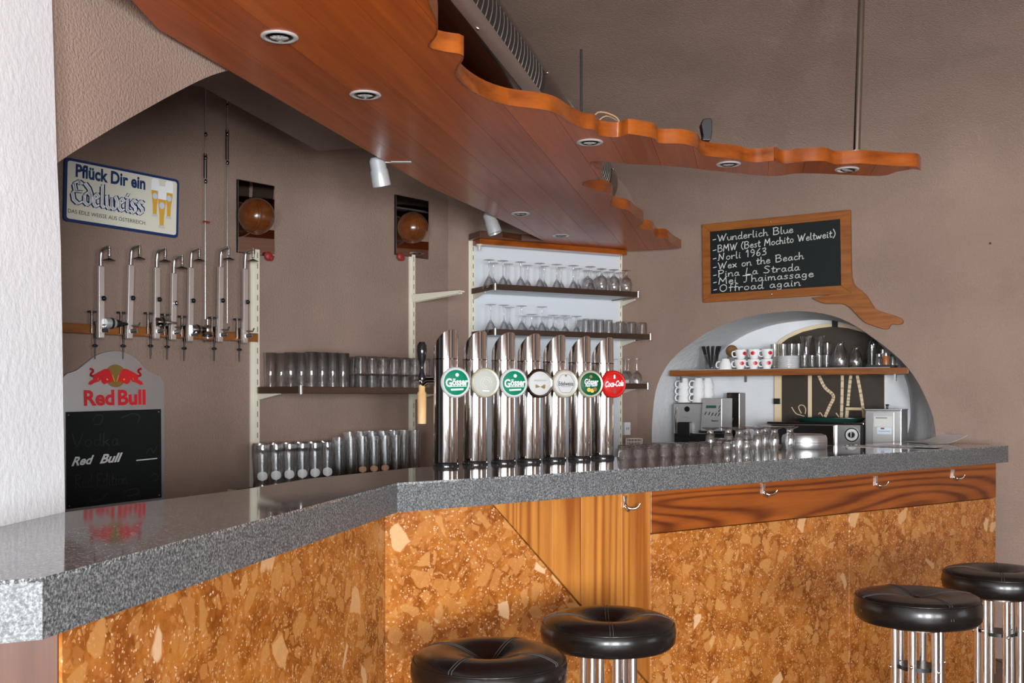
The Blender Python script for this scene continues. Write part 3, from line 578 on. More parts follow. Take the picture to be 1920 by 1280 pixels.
for px, Y, rot, dip, lb in ((917, 2.525, 62, 1.0, 'black leather bar stool closest to the camera, deep tufted seat'), (1140, 2.93, 88, 1.0, 'black leather bar stool in front of the diagonal panel edge'),
        (1720, 3.25, 100, .45, 'black leather bar stool with a flat seat in front of the far stone panels'), (1872, 3.72, 70, .8, 'black leather bar stool farthest right, cut by the picture edge')):
    make_stool(lb, ((px-CX)/F*Y, Y, 0), rot, dip)

# ------------------------------------------------------------------ glassware shapes
def prof_tumbler(h, rb, rt, wall=.0028, base=.010): return [(0, 0), (rb*.9, 0), (rb, .003), (rt, h-.001), (rt-wall*.5, h), (rt-wall, h-.001), (rb-wall, base), (rb*.6, base-.002), (0, base-.002)]
def prof_weizen(h): return [(0, 0), (.031, 0), (.032, .006), (.029, .022), (.025, .05), (.027, h*.40), (.0305, h*.66), (.0325, h*.80), (.0325, h*.93), (.0315, h), (.029, h), (.030, h*.93), (.0300, h*.80), (.028, h*.66), (.0245, h*.40), (.0222, .055), (.020, .035), (0, .03)]
def prof_pint(h): return [(0, 0), (.028, 0), (.030, .006), (.026, .03), (.029, h*.45), (.0325, h*.82), (.0335, h), (.031, h), (.030, h*.82), (.0265, h*.45), (.0232, .04), (0, .03)]
def prof_cocktail(h, rb): return [(0, 0), (.031, 0), (.031, .0015), (.006, .006), (.0038, .02), (.0036, h*.52), (.007, h*.57), (.016, h*.66), (rb*.72, h*.84), (rb, h), (rb-.0015, h), (rb*.72-.002, h*.845), (.014, h*.68), (.004, h*.61), (0, h*.60)]
def prof_balloon(h, rb): return [(0, 0), (.030, 0), (.030, .0015), (.007, .007), (.005, h*.2), (.01, h*.25), (rb*.8, h*.36), (rb, h*.55), (rb*.9, h*.8), (rb*.68, h), (rb*.68-.0015, h), (rb*.9-.002, h*.8), (rb-.002, h*.55), (rb*.78, h*.375), (.008, h*.285), (0, h*.28)]
def prof_wine(h, rb): return [(0, 0), (.029, 0), (.029, .0015), (.006, .006), (.0038, .02), (.0038, h*.42), (.012, h*.46), (rb*.85, h*.6), (rb, h*.74), (rb*.86, h), (rb*.86-.0015, h), (rb-.002, h*.74), (rb*.83, h*.61), (.010, h*.49), (0, h*.48)]
def prof_goblet(h): return [(0, 0), (.036, 0), (.037, .004), (.016, .012), (.013, .022), (.018, h*.33), (.021, h*.55), (.019, h*.8), (.0165, h), (.0145, h), (.017, h*.8), (.019, h*.55), (.016, h*.36), (0, h*.3)]
def flip(prof): h = max(z for r, z in prof); return [(r, h-z) for r, z in prof]
def gmesh(name, prof, seg=22, mat='glass'): me = MB().lathe(prof, seg).mesh(name, 50); me.materials.append(M[mat]); return me
GL = {'tall': gmesh('tall_glass', prof_tumbler(.178, .026, .030, .0022, .014)), 'short': gmesh('tumbler', flip(prof_tumbler(.085, .031, .035))), 'weizen': gmesh('wheat_beer_glass', prof_weizen(.215)),
      'pint': gmesh('beer_glass', prof_pint(.235)), 'pint2': gmesh('beer_glass', prof_pint(.255)), 'cocktail': gmesh('cocktail_glass', flip(prof_cocktail(.158, .041))), 'balloon': gmesh('brandy_glass', flip(prof_balloon(.150, .036))),
      'martini': gmesh('liqueur_glass', flip(prof_cocktail(.112, .032))), 'low': gmesh('small_tumbler', flip(prof_tumbler(.098, .021, .024))), 'wide': gmesh('water_glass', flip(prof_tumbler(.090, .027, .031))),
      'wine': gmesh('wine_glass', flip(prof_wine(.165, .034))), 'goblet': gmesh('goblet', flip(prof_goblet(.112))), 'flute': gmesh('beer_tulip', flip(prof_goblet(.060))), 'dish': gmesh('shot_glass', flip(prof_tumbler(.048, .024, .030, .003, .012)))}
NM = {'tall': 'tall_glass', 'short': 'tumbler', 'weizen': 'wheat_beer_glass', 'pint': 'beer_glass', 'pint2': 'beer_glass', 'cocktail': 'cocktail_glass', 'balloon': 'brandy_glass', 'martini': 'liqueur_glass', 'low': 'small_tumbler', 'wide': 'water_glass', 'wine': 'wine_glass', 'goblet': 'goblet', 'flute': 'goblet', 'dish': 'dessert_glass'}
def glass(kind, mat, label, group):
    o = obj(NM[kind], GL[kind], None); o.matrix_world = mat @ Rz(random.uniform(0, 360)); return tag(o, label, 'glass', group)

# ------------------------------------------------------------------ shelves and their uprights
def make_upright(lbl, fr, px, y0, y1, wide=0):
    s, zt = fr.hit(px, y0); zb = fr.hit(px, y1)[1]
    t = thing('shelf_upright', lbl, 'shelf upright', fr.m @ T(s, 0, 0), 'slotted wall uprights')
    MB().box(-.0125, .0125, -.016, 0, zb, zt).build('rail', 'cream', t, 0, .001)
    if wide: MB().box(-.0125-wide, -.0125, -.010, 0, zb, zt).build('backing_strip', 'cream', t, 0, .001)
    mb = MB(); n = int((zt-zb)/.05)
    for i in range(n):
        z = zb+.03+i*.05; mb.box(-.0018, .0018, -.0166, -.015, z, z+.026)
    mb.build('slots', 'slot', t, 0)
def bracket(mb, x, z, d, hh=.034): mb.prism([(-.017, 0), (-d, 0), (-d, -.008), (-.03, -hh), (-.017, -hh)], x-.004, x+.004, T(0, 0, z) @ Matrix(((0, 1, 0, 0), (1, 0, 0, 0), (0, 0, 1, 0), (0, 0, 0, 1))))
def make_shelf(lbl, fr, xa, xb, z, d, brs):
    t = thing('glass_shelf', lbl, 'shelf', fr.m @ T(0, 0, z), 'wall shelves with dark chrome rails')
    MB().box(xa, xb, -d, -.02, -.008, 0).build('board', 'smoked' if 0 else 'white_panel', t, 0, .001)
    MB().box(xa, xb, -d-.008, -d, -.014, .018).build('front_rail', 'dark_chrome', t, 0, .002)
    for x in (xa, xb): MB().box(min(x, x+.008*(1 if x == xb else -1)), max(x, x+.008*(1 if x == xb else -1)), -d, -.03, -.014, .018).build('side_rail', 'dark_chrome', t, 0, .002)
    for x in (xa, xb):
        c = MB().tube([(x, -d-.002, -.016), (x, -d-.002, .021)], .009, 14).build('corner_joint', 'steel', t, 60); MB().sphere((x, -d-.002, .024), .006, 10, 6).build('cap', 'chrome', c, 60)
    for x in brs:
        mb = MB(); bracket(mb, x, -.009, d*.55); mb.build('bracket', 'cream', t, 0)
    return t
ua = FA.hit(479, 700)[0]; ub = FA.hit(772, 700)[0]
make_upright('slotted cream upright at the end of the bottle rail, with a wide backing strip', FA, 479, 468, 912, .022)
make_upright('slotted cream upright below the mirror nearest the taps', FA, 772, 478, 912, .012)
make_upright('slotted cream upright on the left side of the white shelf panel', FB, 885, 452, 905, .012)
make_upright('slotted cream upright on the right side of the white shelf panel', FB, 1161, 470, 905, 0)
ZA, DA = 1.412, .34
make_shelf('wide wall shelf with tall glasses and tumblers left of the taps', FA, ua-.005, ub+.16, ZA, DA, (ua, ub))
t = thing('shelf_bracket', 'bare cream shelf bracket without a shelf, left of the white panel', 'bracket', FA.m @ T(ub, 0, FA.hit(777, 556)[1]))
mb = MB(); bracket(mb, -.012, 0, .36); mb.build('bracket_arm', 'cream', t, 0); mb = MB(); bracket(mb, .014, 0, .36); mb.build('bracket_arm', 'cream', t, 0); MB().box(-.02, .022, -.372, -.01, 0, .008).build('support_plate', 'cream', t, 0)
wb0, wb1 = FB.hit(885, 600)[0], FB.hit(1161, 600)[0]
mb = MB(); mb.box(wb0+.012, wb1-.012, -.012, 0, .98, FB.hit(1000, 452)[1]); o = mb.build('shelf_back_panel', 'white_panel', None, 0); o.matrix_world = FB.m; tag(o, 'plain white board on the wall behind the three glass shelves', 'panel')
DB = .31
Z1, Z2, Z3 = 1.985, 1.738, 1.445
make_shelf('top shelf on the white panel, holding upside-down cocktail glasses', FB, wb0-.01, FB.hit(1196, 540, DB)[0], Z1, DB, (wb0, wb1))
make_shelf('middle shelf on the white panel, holding mixed glasses', FB, wb0-.01, FB.hit(1219, 620, DB)[0], Z2, DB, (wb0, wb1))
make_shelf('lowest shelf on the white panel, behind the taps', FB, wb0+.05, FB.hit(1214, 720, DB)[0], Z3, DB, (wb0+.06, wb1))
# cornice above the white panel
cs = thing('shelf_cornice', 'reddish wooden cornice above the white shelf panel', 'cornice', FB.m)
MB().box(wb0-.005, wb1-.02, -.115, -.02, 2.248, 2.279).build('front_board', 'band_wood', cs, 0, .002)
wv = [(wb0-.03, -.02), (wb0+.50, -.02), (wb0+.50, -.125), (wb0+.36, -.19), (wb0+.24, -.15), (wb0+.10, -.19), (wb0-.03, -.16)]
MB().slab(wv, 2.279, 2.315).build('top_board', 'dark_wood', cs, 0, .004)
MB().lathe([(0, 2.215), (.006, 2.215), (.006, 2.232), (.02, 2.248), (0, 2.248)], 16, T(wb0-.002, -.10, 0)).build('end_knob', 'cream', cs, 40)
# back counter along the wall behind the taps
bk = thing('back_counter', 'low work counter along the wall behind the bar', 'counter', FA.m)
zc = .955; xk0 = FA.hit(440, 918, .05)[0]
MB().box(xk0, sB-.02, -.40, 0, zc-.035, zc).build('worktop', 'black_gloss', bk, 0, .002, label='black worktop'); MB().box(xk0+.01, sB-.03, -.37, 0, 0, zc-.035).build('cabinet_body', 'cream', bk, 0)
MB().box(xk0-.004, xk0, -.40, 0, zc-.04, zc+.002).build('edge_strip', 'cream', bk, 0)
# ------------------------------------------------------------------ glasses on the left shelf
rows = [(.07, 507, 652, 'back row'), (.18, 545, 655, 'middle row'), (.295, 584, 655, 'front row')]
for off, p0, p1, rn in rows:
    a, b = FA.hit(p0, HY, off)[0], FA.hit(p1, HY, off)[0]; n = int((b-a)/.064)+1
    for i in range(n): glass('tall', FA.m @ T(a+i*.064, -off, ZA+.0005), '%s tall glass from the left, %s, left wall shelf' % (ORD[i], rn), 'tall glasses on the left wall shelf')
for off, p0, rn in ((.08, 676, 'rear'), (.18, 664, 'middle'), (.285, 676, 'front')):
    a = FA.hit(p0, HY, off)[0]; b = min(FA.hit(800, HY, off)[0], ub+.12); n = int((b-a)/.074)+1
    for i in range(n):
        for lv in (0, 1):
            glass('short', FA.m @ T(a+i*.074, -off, ZA+.0005+lv*.0852) @ Matrix.Scale(.98, 4), '%s tumbler from the left, %s line, left wall shelf, %s of its pair' % (ORD[i], rn, ('lower', 'upper')[lv]), 'stacked tumblers on the left wall shelf')
# beer glasses on the back counter
def emblem(par, r, z, hgt, wdeg, mat, face):
    mb = MB(); n = 8; m = 6; vs = []
    for j in range(m+1):
        zz = z-hgt/2+hgt*j/m; half = math.sqrt(max(0, 1-((j-m/2)/(m/2))**2))
        for i in range(n+1):
            a = face+R(wdeg/2)*half*(2*i/n-1); vs.append((math.cos(a)*r, math.sin(a)*r, zz))
    fs = [(j*(n+1)+i, j*(n+1)+i+1, (j+1)*(n+1)+i+1, (j+1)*(n+1)+i) for j in range(m) for i in range(n)]
    mb.add(vs, fs); e = mb.build('emblem', mat, par, 60); return e
def beer(kind, fr, px, off, lbl, emb=None):
    m = fr.at(px, off, zc+.0005); o = obj(NM[kind], GL[kind], None); o.matrix_world = m; tag(o, lbl, 'glass', 'beer glasses on the back counter')
    if emb:
        p = m.translation; loc = m.to_3x3().inverted() @ Vector((-p.x, -p.y, 0)); emblem(o, *((.0285, .080, .044, 100, emb) if kind == 'weizen' else (.0290, .080, .032, 80, emb)), math.atan2(loc.y, loc.x))
def beer_row(kind, p0, n, step, off, fmt, emb=None, ei=()):
    a = FA.hit(p0, HY, off)[0]
    for i in range(n):
        P = FA.m @ Vector((a+i*step, -off, 0)); px = CX+F*P.x/P.y
        beer(kind, FA, px, off, fmt % ORD[i]+(', tan emblem' if emb == 'tan' and i in ei else ''), emb if (not ei or i in ei) else None)
beer_row('weizen', 492, 6, .074, .315, '%s wheat beer glass from the left with white crest, back counter front row', 'white')
beer_row('weizen', 486, 7, .074, .235, '%s wheat beer glass from the left, back counter second row')
beer_row('weizen', 487, 8, .074, .155, '%s wheat beer glass from the left, back counter third row')
beer_row('pint', 636, 6, .074, .315, '%s slim beer glass from the left, back counter front row', 'tan', (2, 3, 4))
beer_row('pint2', 656, 7, .074, .235, '%s tall beer glass from the left, back counter second row')
beer_row('pint2', 672, 6, .074, .155, '%s tall beer glass from the left, back counter third row')
# glasses on the white panel
def line(kind, fr, lst, off, z, fmt, grp):
    for i, px in enumerate(lst): glass(kind, fr.at(px, off, z+.0005), fmt % ORD[i], grp)
line('cocktail', FB, (917, 943, 976, 1012, 1044, 1075, 1107), .235, Z1, '%s upside-down cocktail glass from the left, front row of the top shelf', 'cocktail glasses on the top shelf')
line('cocktail', FB, (925, 953, 989, 1020, 1052, 1084), .12, Z1, '%s upside-down cocktail glass from the left, rear row of the top shelf', 'cocktail glasses on the top shelf')
line('balloon', FB, (1128, 1151, 1174), .235, Z1, '%s bulbous glass from the left, front row of the top shelf', 'bulbous glasses on the top shelf')
line('balloon', FB, (1102, 1120, 1141, 1163), .12, Z1, '%s bulbous glass from the left, rear row of the top shelf', 'bulbous glasses on the top shelf')
line('cocktail', FB, (920, 945, 978, 1016), .235, Z2, '%s upside-down cocktail glass from the left, front row of the middle shelf', 'cocktail glasses on the middle shelf')
line('cocktail', FB, (955,), .12, Z2, '%s upside-down cocktail glass standing behind others on the middle shelf', 'cocktail glasses on the middle shelf')
line('martini', FB, (997, 1037, 1059, 1081), .245, Z2, '%s small stemmed liqueur glass from the left, front row of the middle shelf', 'liqueur glasses on the middle shelf')
line('martini', FB, (984, 1005, 1025, 1043, 1062), .12, Z2, '%s small stemmed liqueur glass from the left, rear row of the middle shelf', 'liqueur glasses on the middle shelf')
line('low', FB, (1099, 1113, 1126, 1142), .25, Z2, '%s narrow upside-down tumbler from the left, front row of the middle shelf', 'narrow tumblers on the middle shelf')
line('low', FB, (1089, 1105, 1121, 1137), .16, Z2, '%s narrow upside-down tumbler from the left, rear row of the middle shelf', 'narrow tumblers on the middle shelf')
line('wide', FB, (1163, 1184, 1204), .25, Z2, '%s wide water glass from the left, middle shelf, front row', 'wide water glasses on the middle shelf')
line('wide', FB, (1156, 1176), .14, Z2, '%s wide water glass from the left, middle shelf, rear row', 'wide water glasses on the middle shelf')
line('wine', FB, (1172, 1194), .24, Z3, '%s upside-down wine glass from the left, right of the red tap badge', 'wine glasses on the lowest shelf')
line('wine', FB, (1010, 1040, 1070, 1098, 1125, 1150, 1178), .14, Z3, '%s upside-down wine glass from the left in the rear row of the lowest shelf', 'wine glasses on the lowest shelf')

# ------------------------------------------------------------------ beer taps
FT = Frame(B0, math.degrees(math.atan2(dR.x, dR.y)))
TOFF, TR, THT = -.50, .043, .478
def tower_mesh():
    seg = 36; vs = []; fs = []
    for k in range(seg):
        a = 2*math.pi*k/seg; x, y = TR*math.cos(a), TR*math.sin(a)
        u = (y/TR+1)/2                                  # y>0 is the bartender's side, cut lower
        vs += [(x, y, .012), (x, y, THT-.095*u**1.15)]
    for k in range(seg):
        j = (k+1) % seg; fs.append((2*k, 2*j, 2*j+1, 2*k+1))
    fs.append(tuple(2*k+1 for k in range(seg))); fs.append(tuple(2*k for k in range(seg)))
    return MB().add(vs, fs)
tw = tower_mesh().mesh('tower', 40, .004, 3); tw.materials.append(M['chrome'])
badges = [('badge_green', 'badge_white'), ('pale_disc', 'champagne'), ('badge_green', 'badge_white'), ('badge_white', 'dark_chrome'), ('badge_white', 'champagne'), ('dark_green', 'champagne'), ('coke_red', 'coke_red')]
names = ['green badge with a white rim, at the left end', 'blank pale badge', 'green badge with a white rim, third from the left', 'white badge in a dark rim', 'white badge with dark blackletter lettering', 'dark green badge with fruit', 'red badge with white script, at the right end']
PXT = (836, 891, 944, 992, 1039.5, 1087, 1130)
for i, px in enumerate(PXT):
    s = FT.hit(px, HY, TOFF)[0]; t = thing('beer_tap', 'chrome beer tap tower with a '+names[i], 'beer tap', FT.m @ T(s, -TOFF, BAR), 'chrome beer taps on the counter')
    obj('tower', tw, None, t)
    MB().lathe([(0, 0), (.046, 0), (.046, .006), (.044, .012), (0, .012)], 32).build('base_ring', 'black_gloss', t, 40)
    MB().tube([(0, 0, .372), (0, 0, .376)], TR+.0012, 36).build('joint_ring', 'dark_chrome', t, 60)
    pz = .292; tilt = T(-.003, -TR-.014, pz) @ Rz(-20) @ Matrix.Scale(1.07, 4)
    bd = MB().lathe([(0, 0), (.047, 0), (.050, .004), (.050, .010), (.046, .014), (.041, .0125), (0, .0125)], 40, tilt @ Rx(90)).build('badge', badges[i][1], t, 50)
    MB().lathe([(0, .0128), (.0405, .0128), (.038, .0145), (.025, .0165), (0, .0172)], 40, tilt @ Rx(90)).build('badge_face', badges[i][0], bd, 50)
    MB().tube([(.0, -TR+.005, pz), (.004, -TR-.014, pz)], .012, 12).build('badge_stem', 'chrome', t, 60)
    def put(body, mat, w_, h_, z, bold=.02, shear=0, x=0, rot=0):
        o = obj('lettering', text_mesh(body, w_, h_, bold, shear), mat, bd); o.matrix_local = tilt @ T(-w_/2+x, -.0188, z-h_/2) @ Ry(-rot)
    def blob(pts, mat, y=-.0183):
        q = MB(); flat_poly(q, pts, y); o = q.build('print', mat, bd, 0); o.matrix_local = tilt
    if i in (0, 2):
        put('G', 'white', .021, .028, -.001, .03, 0, -.026); put('össer', 'white', .053, .023, .001, .03, 0, .012); blob([(-.020, -.021), (.024, -.019), (.022, -.0245), (-.018, -.0265)], 'white'); blob(circle(.002, .024, .006, 14), 'label_white')
        blob([(-.030, -.0115), (.034, -.0115), (.034, -.0135), (-.028, -.014)], 'label_white')
    if i == 1:
        for rr_ in (.012, .019): q = MB(); q.tube([(rr_*math.cos(a), -.0178, rr_*math.sin(a)) for a in [2*math.pi*k/24 for k in range(20)]], .0009, 5); o = q.build('print', 'label_white', bd, 60); o.matrix_local = tilt
        blob([(-.014, -.024), (.012, -.026), (.010, -.029), (-.012, -.028)], 'white')
    if i == 3:
        put('SPEZIALITÄT', 'grey_text', .046, .006, .010, .0)
        for a in (-30, -15, 5, 20, 160, 178, 195):
            c, s_ = math.cos(R(a)), math.sin(R(a)); blob([(0, -.012), (.016*c-.002*s_, -.010+.016*s_*.8+.002), (.020*c, -.010+.018*s_*.8), (.016*c+.002*s_, -.010+.016*s_*.8-.003)], 'olive')
    if i == 4:
        q = MB(); q.tube([(.031*math.cos(a)*(1+.05*math.cos(6*a)), -.0172, .033*math.sin(a)*(1+.05*math.cos(6*a))) for a in [2*math.pi*k/48 for k in range(48)]], .0006, 4, True); o = q.build('print', 'grey_text', bd, 60); o.matrix_local = tilt
        put('Edelweiss', 'black', .056, .015, .000, .012); blob(circle(0, .028, .004, 10), 'olive'); blob([(-.018, -.010), (.018, -.010), (.018, -.0115), (-.018, -.0115)], 'grey_text'); blob([(-.005, -.030), (.005, -.030), (0, -.034)], 'tan')
    if i == 5:
        put('Gösser', 'white', .054, .021, .008, .03, .1); put('Natur Radler', 'label_blue', .048, .010, -.006, .025, .3, 0, 3)
        for x_, z_, m_ in ((-.010, -.021, 'gold'), (.003, -.024, 'gold'), (.014, -.019, 'cork')): blob(circle(x_, z_, .0075, 16), m_, -.0184-.0001*(x_*100))
        blob(circle(-.002, .026, .006, 12), 'olive')
    if i == 6:
        put('Coca-Cola', 'white', .074, .022, -.001, .035, .45, 0, 4)
        blob([(-.003, .034), (.003, .034), (.004, .020), (-.004, .020)], 'label_white'); blob([(-.004, -.012), (.004, -.012), (.007, -.022), (.006, -.034), (-.006, -.034), (-.007, -.022)], 'dull_red')
    if i == 0:      # pouring tap on the bartender's side
        FX = T(-.052, TR+.005, 0)
        v = MB().tube([(0, TR-.01, .30), (-.02, TR+.04, .30), (-.03, TR+.06, .285)], .012, 12).build('tap_valve', 'chrome', t, 60)
        MB().lathe([(0, .30), (.012, .30), (.014, .315), (.008, .33), (.006, .35), (.010, .365), (.016, .385), (.0185, .405), (.017, .425), (.010, .437), (0, .438)], 18, T(-.03, TR+.06, -.0)).build('tap_lever', 'black_gloss', v, 50)
        MB().lathe([(0, .145), (.016, .147), (.0165, .255), (.012, .262), (.012, .285), (0, .285)], 16, T(-.03, TR+.06, -.0)).build('spout_sleeve', 'pale_wood', v, 40, label='pale wooden sleeve')
        MB().tube([(-.06, TR+.06, .30), (.0, TR+.06, .30)], .005, 8).build('valve_pin', 'chrome', v, 60)
# ------------------------------------------------------------------ glasses and things on the counter
def onbar(kind, px, off, lbl, grp): glass(kind, FT.m @ T(FT.hit(px, HY, -off)[0], off, BAR+.0005), lbl, grp)
for r_, (off, p0, p1, n) in enumerate(((.40, 1172, 1345, 8), (.46, 1180, 1335, 8), (.52, 1170, 1320, 8))):
    for i in range(n): onbar('dish', p0+(p1-p0)*i/(n-1), off, '%s low upturned glass from the taps, %s row on the counter' % (ORD[i], ('front', 'middle', 'rear')[r_]), 'low upturned glasses on the counter')
for r_, (off, p0, p1, n) in enumerate(((.44, 1363, 1400, 2), (.52, 1348, 1404, 3))):
    for i in range(n): onbar('flute', p0+(p1-p0)*i/(n-1), off, '%s short footed glass from the left, %s row beside the upturned goblets' % (ORD[i], ('front', 'rear')[r_]), 'short footed glasses on the counter')
for i, px in enumerate((1386, 1420, 1452, 1481)): onbar('goblet', px, .36, '%s upturned tall goblet from the left, front row on the counter' % ORD[i], 'tall upturned goblets on the counter')
for i, px in enumerate((1332, 1366, 1400, 1434)): onbar('goblet', px, .47, '%s upturned tall goblet from the left, rear row on the counter' % ORD[i], 'tall upturned goblets on the counter')
s = FT.hit(1508, HY, -.47)[0]
bw = thing('steel_bowl', 'upturned brushed steel bowl on the counter beside the goblets', 'bowl', FT.m @ T(s, .47, BAR))
MB().lathe([(.102, 0), (.104, .004), (.104, .05), (.098, .064), (.08, .070), (0, .071), (0, .068), (.08, .067), (.1, .048), (.1, 0), (.102, 0)], 48).build('bowl_shell', 'brushed', bw, 40)
MB().tube([(.1045*math.cos(a), .1045*math.sin(a), .03) for a in [2*math.pi*i/48 for i in range(48)]], .0012, 5, True).build('rib', 'steel', bw, 60)
def sheet(lbl, px, off, ang, w_, h_, lift, dz):
    m = FT.m @ T(FT.hit(px, HY, -off)[0], off, BAR+dz) @ Rz(ang); n = 6; mb = MB()
    vs = [(-w_/2+w_*i/n, -h_/2+h_*j, .0006+lift*max(0, (i/n-.45))**1.5*2) for j in (0, 1) for i in range(n+1)]; vs += [(x, y, z+.0008) for x, y, z in vs]
    k = 2*(n+1); fs = []
    for i in range(n): a, b, c, d = i, i+1, n+2+i, n+1+i; fs += [(a, b, c, d), (a+k, b+k, c+k, d+k), (a, b, b+k, a+k), (d, c, c+k, d+k)]
    fs += [(0, n+1, n+1+k, k), (n, 2*n+1, 2*n+1+k, n+k)]
    t = thing('menu_sheet', lbl, 'paper', m, 'papers on the counter'); MB().add(vs, fs).build('page', 'paper', t, 40)
    q = MB(); [q.box(-w_*.4, -w_*.4+w_*.35*(.6+.4*math.sin(j*7)), -h_*.38+j*h_*.13, -h_*.34+j*h_*.13, .0017, .0019) for j in range(6)]; q.build('print', 'grey_text', t, 0)
sheet('printed white sheet lying flat on the counter at the far end, nearer the bowl', 1650, .33, 12, .21, .29, .0, .0); sheet('printed sheet with a lifted corner at the far end of the counter', 1752, .40, -35, .21, .29, .05, .002); sheet('printed sheet between the other two papers on the counter', 1705, .24, 20, .2, .28, .0, .004)
# wire basket and socket behind the bar
p = FB.at(1189, .10, 0); zt_ = FB.hit(1189, 822, .1)[1]
bt = thing('wire_basket', 'small white wire basket by the wall right of the taps', 'basket', FB.m @ T(FB.hit(1189, HY, .1)[0], -.1, zt_-.06))
for zz in (0, .02, .04, .06): MB().tube([(.055*math.cos(a), .04*math.sin(a), zz) for a in [2*math.pi*i/28 for i in range(28)]], .0016, 5, True).build('wire_ring', 'wire_white', bt, 60)
for i in range(16): a = 2*math.pi*i/16; MB().tube([(.055*math.cos(a), .04*math.sin(a), 0), (.055*math.cos(a), .04*math.sin(a), .06)], .0014, 5).build('wire_upright', 'wire_white', bt, 60)
MB().slab([(.053*math.cos(a), .038*math.sin(a)) for a in [2*math.pi*i/20 for i in range(20)]], -.002, .0).build('basket_floor', 'wire_white', bt, 0)
bs = thing('wall_ledge', 'narrow white ledge under the wire basket', 'ledge', FB.m @ T(FB.hit(1189, HY, .1)[0], 0, zt_-.062)); MB().box(-.08, .08, -.17, 0, -.02, -.001).build('ledge_board', 'white', bs, 0, .002)
s, z = FB.hit(1172, 803); sk = thing('wall_socket', 'white wall socket right of the shelf upright', 'socket', FB.m @ T(s, 0, z)); MB().box(-.022, .022, -.03, 0, -.04, .04).build('housing', 'white', sk, 0, .004)
for x in (-.007, .007): MB().box(x-.002, x+.002, -.031, -.029, -.008, .008).build('pin_hole', 'slot', sk, 0)

# ------------------------------------------------------------------ enamel beer sign on the left wall
def rect_fit(fr, q, off=0):
    p = [Vector(fr.hit(x, y, off)) for x, y in q]; c = sum(p, Vector((0, 0)))/4
    u = ((p[1]-p[0])+(p[2]-p[3]))/2; v = ((p[0]-p[3])+(p[1]-p[2]))/2
    return c, u.length, v.length, math.degrees(math.atan2(u.y, u.x))
c, W, H, rot = rect_fit(FA, [(126, 296), (335, 337), (333, 447), (114, 412)], .012)
sg = thing('beer_sign', 'white and navy enamel advertising sign with three beer glasses on the wall', 'sign', FA.m @ T(c.x, -.012, c.y) @ Ry(-rot))
def rrect(w_, h_, r): return [(sx*(w_/2-r)+r*math.cos(R(a)), sz*(h_/2-r)+r*math.sin(R(a))) for sx, sz, a0 in ((1, 1, 0), (-1, 1, 90), (-1, -1, 180), (1, -1, 270)) for a in (a0, a0+45, a0+90)]
MB().prism(rrect(W, H, .014), -.004, .010).build('border', 'navy', sg, 0); MB().prism(rrect(W-.022, H-.022, .01), -.0048, -.003).build('face', 'sign_cream', sg, 0)
U = lambda u, v: (-W/2+u*W, -H/2+v*H)
x, z = U(.085, .715); text_on(sg, 'lettering', 'Pflück Dir ein', 'navy', x, z, W*.60, H*.215, -.0056, .035)
x, z = U(.03, .135); text_on(sg, 'lettering', 'DAS EDLE WEISSE AUS ÖSTERREICH.', 'black', x, z, W*.67, H*.075, -.0056, .0)
BL = {  # blackletter drawn with a broad nib
'E': (.62, ['.55,.9 .35,1 .12,.85 .2,.55 .05,.45 .12,.15 .35,0 .58,.12', '.2,.52 .5,.55', '.35,1 .42,.9']), 'd': (.5, ['.08,.95 .3,.75 .42,.5 .42,.15 .25,0 .08,.12 .08,.45 .25,.58 .42,.45']), 'e': (.42, ['.08,.3 .34,.45 .22,.58 .08,.45 .08,.12 .2,0 .36,.1']),
'l': (.26, ['.1,1 .1,.12 .22,.02']), 'w': (.72, ['.08,.58 .12,.1 .24,0 .36,.12 .36,.5', '.36,.5 .38,.1 .5,0 .64,.12 .66,.45 .56,.6']), 'i': (.26, ['.04,.5 .1,.56 .1,.1 .22,.02', '.1,.75 .14,.8']), 's': (.4, ['.34,.52 .2,.6 .08,.48 .16,.34 .3,.26 .32,.1 .18,0 .04,.1'])}
def black(text, w_, h_, wd, y):
    mb = MB(); tot = sum(BL[c_][0] for c_ in text); kx = w_/tot; x_ = 0
    for c_ in text:
        for st in BL[c_][1]:
            p_ = [tuple(map(float, q.split(','))) for q in st.split()]; pen(mb, [((x_+a)*kx, b*h_) for a, b in p_], wd, y, 32); pen(mb, [((x_+a)*kx, b*h_) for a, b in p_], wd*.45, y)
        x_ += BL[c_][0]
    return mb
x, z = U(.055, .30)
for wd, mt, yy in ((H*.112, 'navy', -.0056), (H*.058, 'print_white', -.0062)):
    o = black('Edelweiss', W*.62, H*.36, wd, 0).build('lettering', mt, sg, 0); o.location = (x, yy, z)
for gx, gz, k_, yy in ((.775, .30, .9, -.0056), (.905, .30, .9, -.0058), (.84, .12, 1, -.0062)):
    px_, pz_ = U(gx, gz); gw, gh = W*.085*k_, H*.70*k_
    out = [(-.30, .0), (.30, 0), (.34, .03), (.22, .08), (.25, .3), (.42, .62), (.45, .78), (-.45, .78), (-.42, .62), (-.25, .3), (-.22, .08), (-.34, .03)]
    q = MB(); flat_poly(q, [(px_+a*gw, pz_+b*gh) for a, b in out], yy); q.build('printed_glass', 'gold', sg, 0)
    q = MB(); flat_poly(q, [(px_+a*gw, pz_+b*gh) for a, b in ((-.46, .70), (.46, .70), (.48, .95), (.3, 1.02), (-.3, 1.02), (-.48, .95))], yy-.0002); q.build('printed_foam', 'print_white', sg, 0)
    q = MB(); flat_poly(q, [(px_+a, pz_+b) for a, b in circle(0, gh*.55, gw*.3, 14, gw*.34)], yy-.0003); q.build('printed_crest', 'label_blue', sg, 0)
    q = MB(); flat_poly(q, [(px_+a*gw, pz_+b*gh) for a, b in ((-.32, .0), (.32, 0), (.34, .03), (.2, .07), (-.2, .07), (-.34, .03))], yy-.0002); q.build('printed_foot', 'label_white', sg, 0)

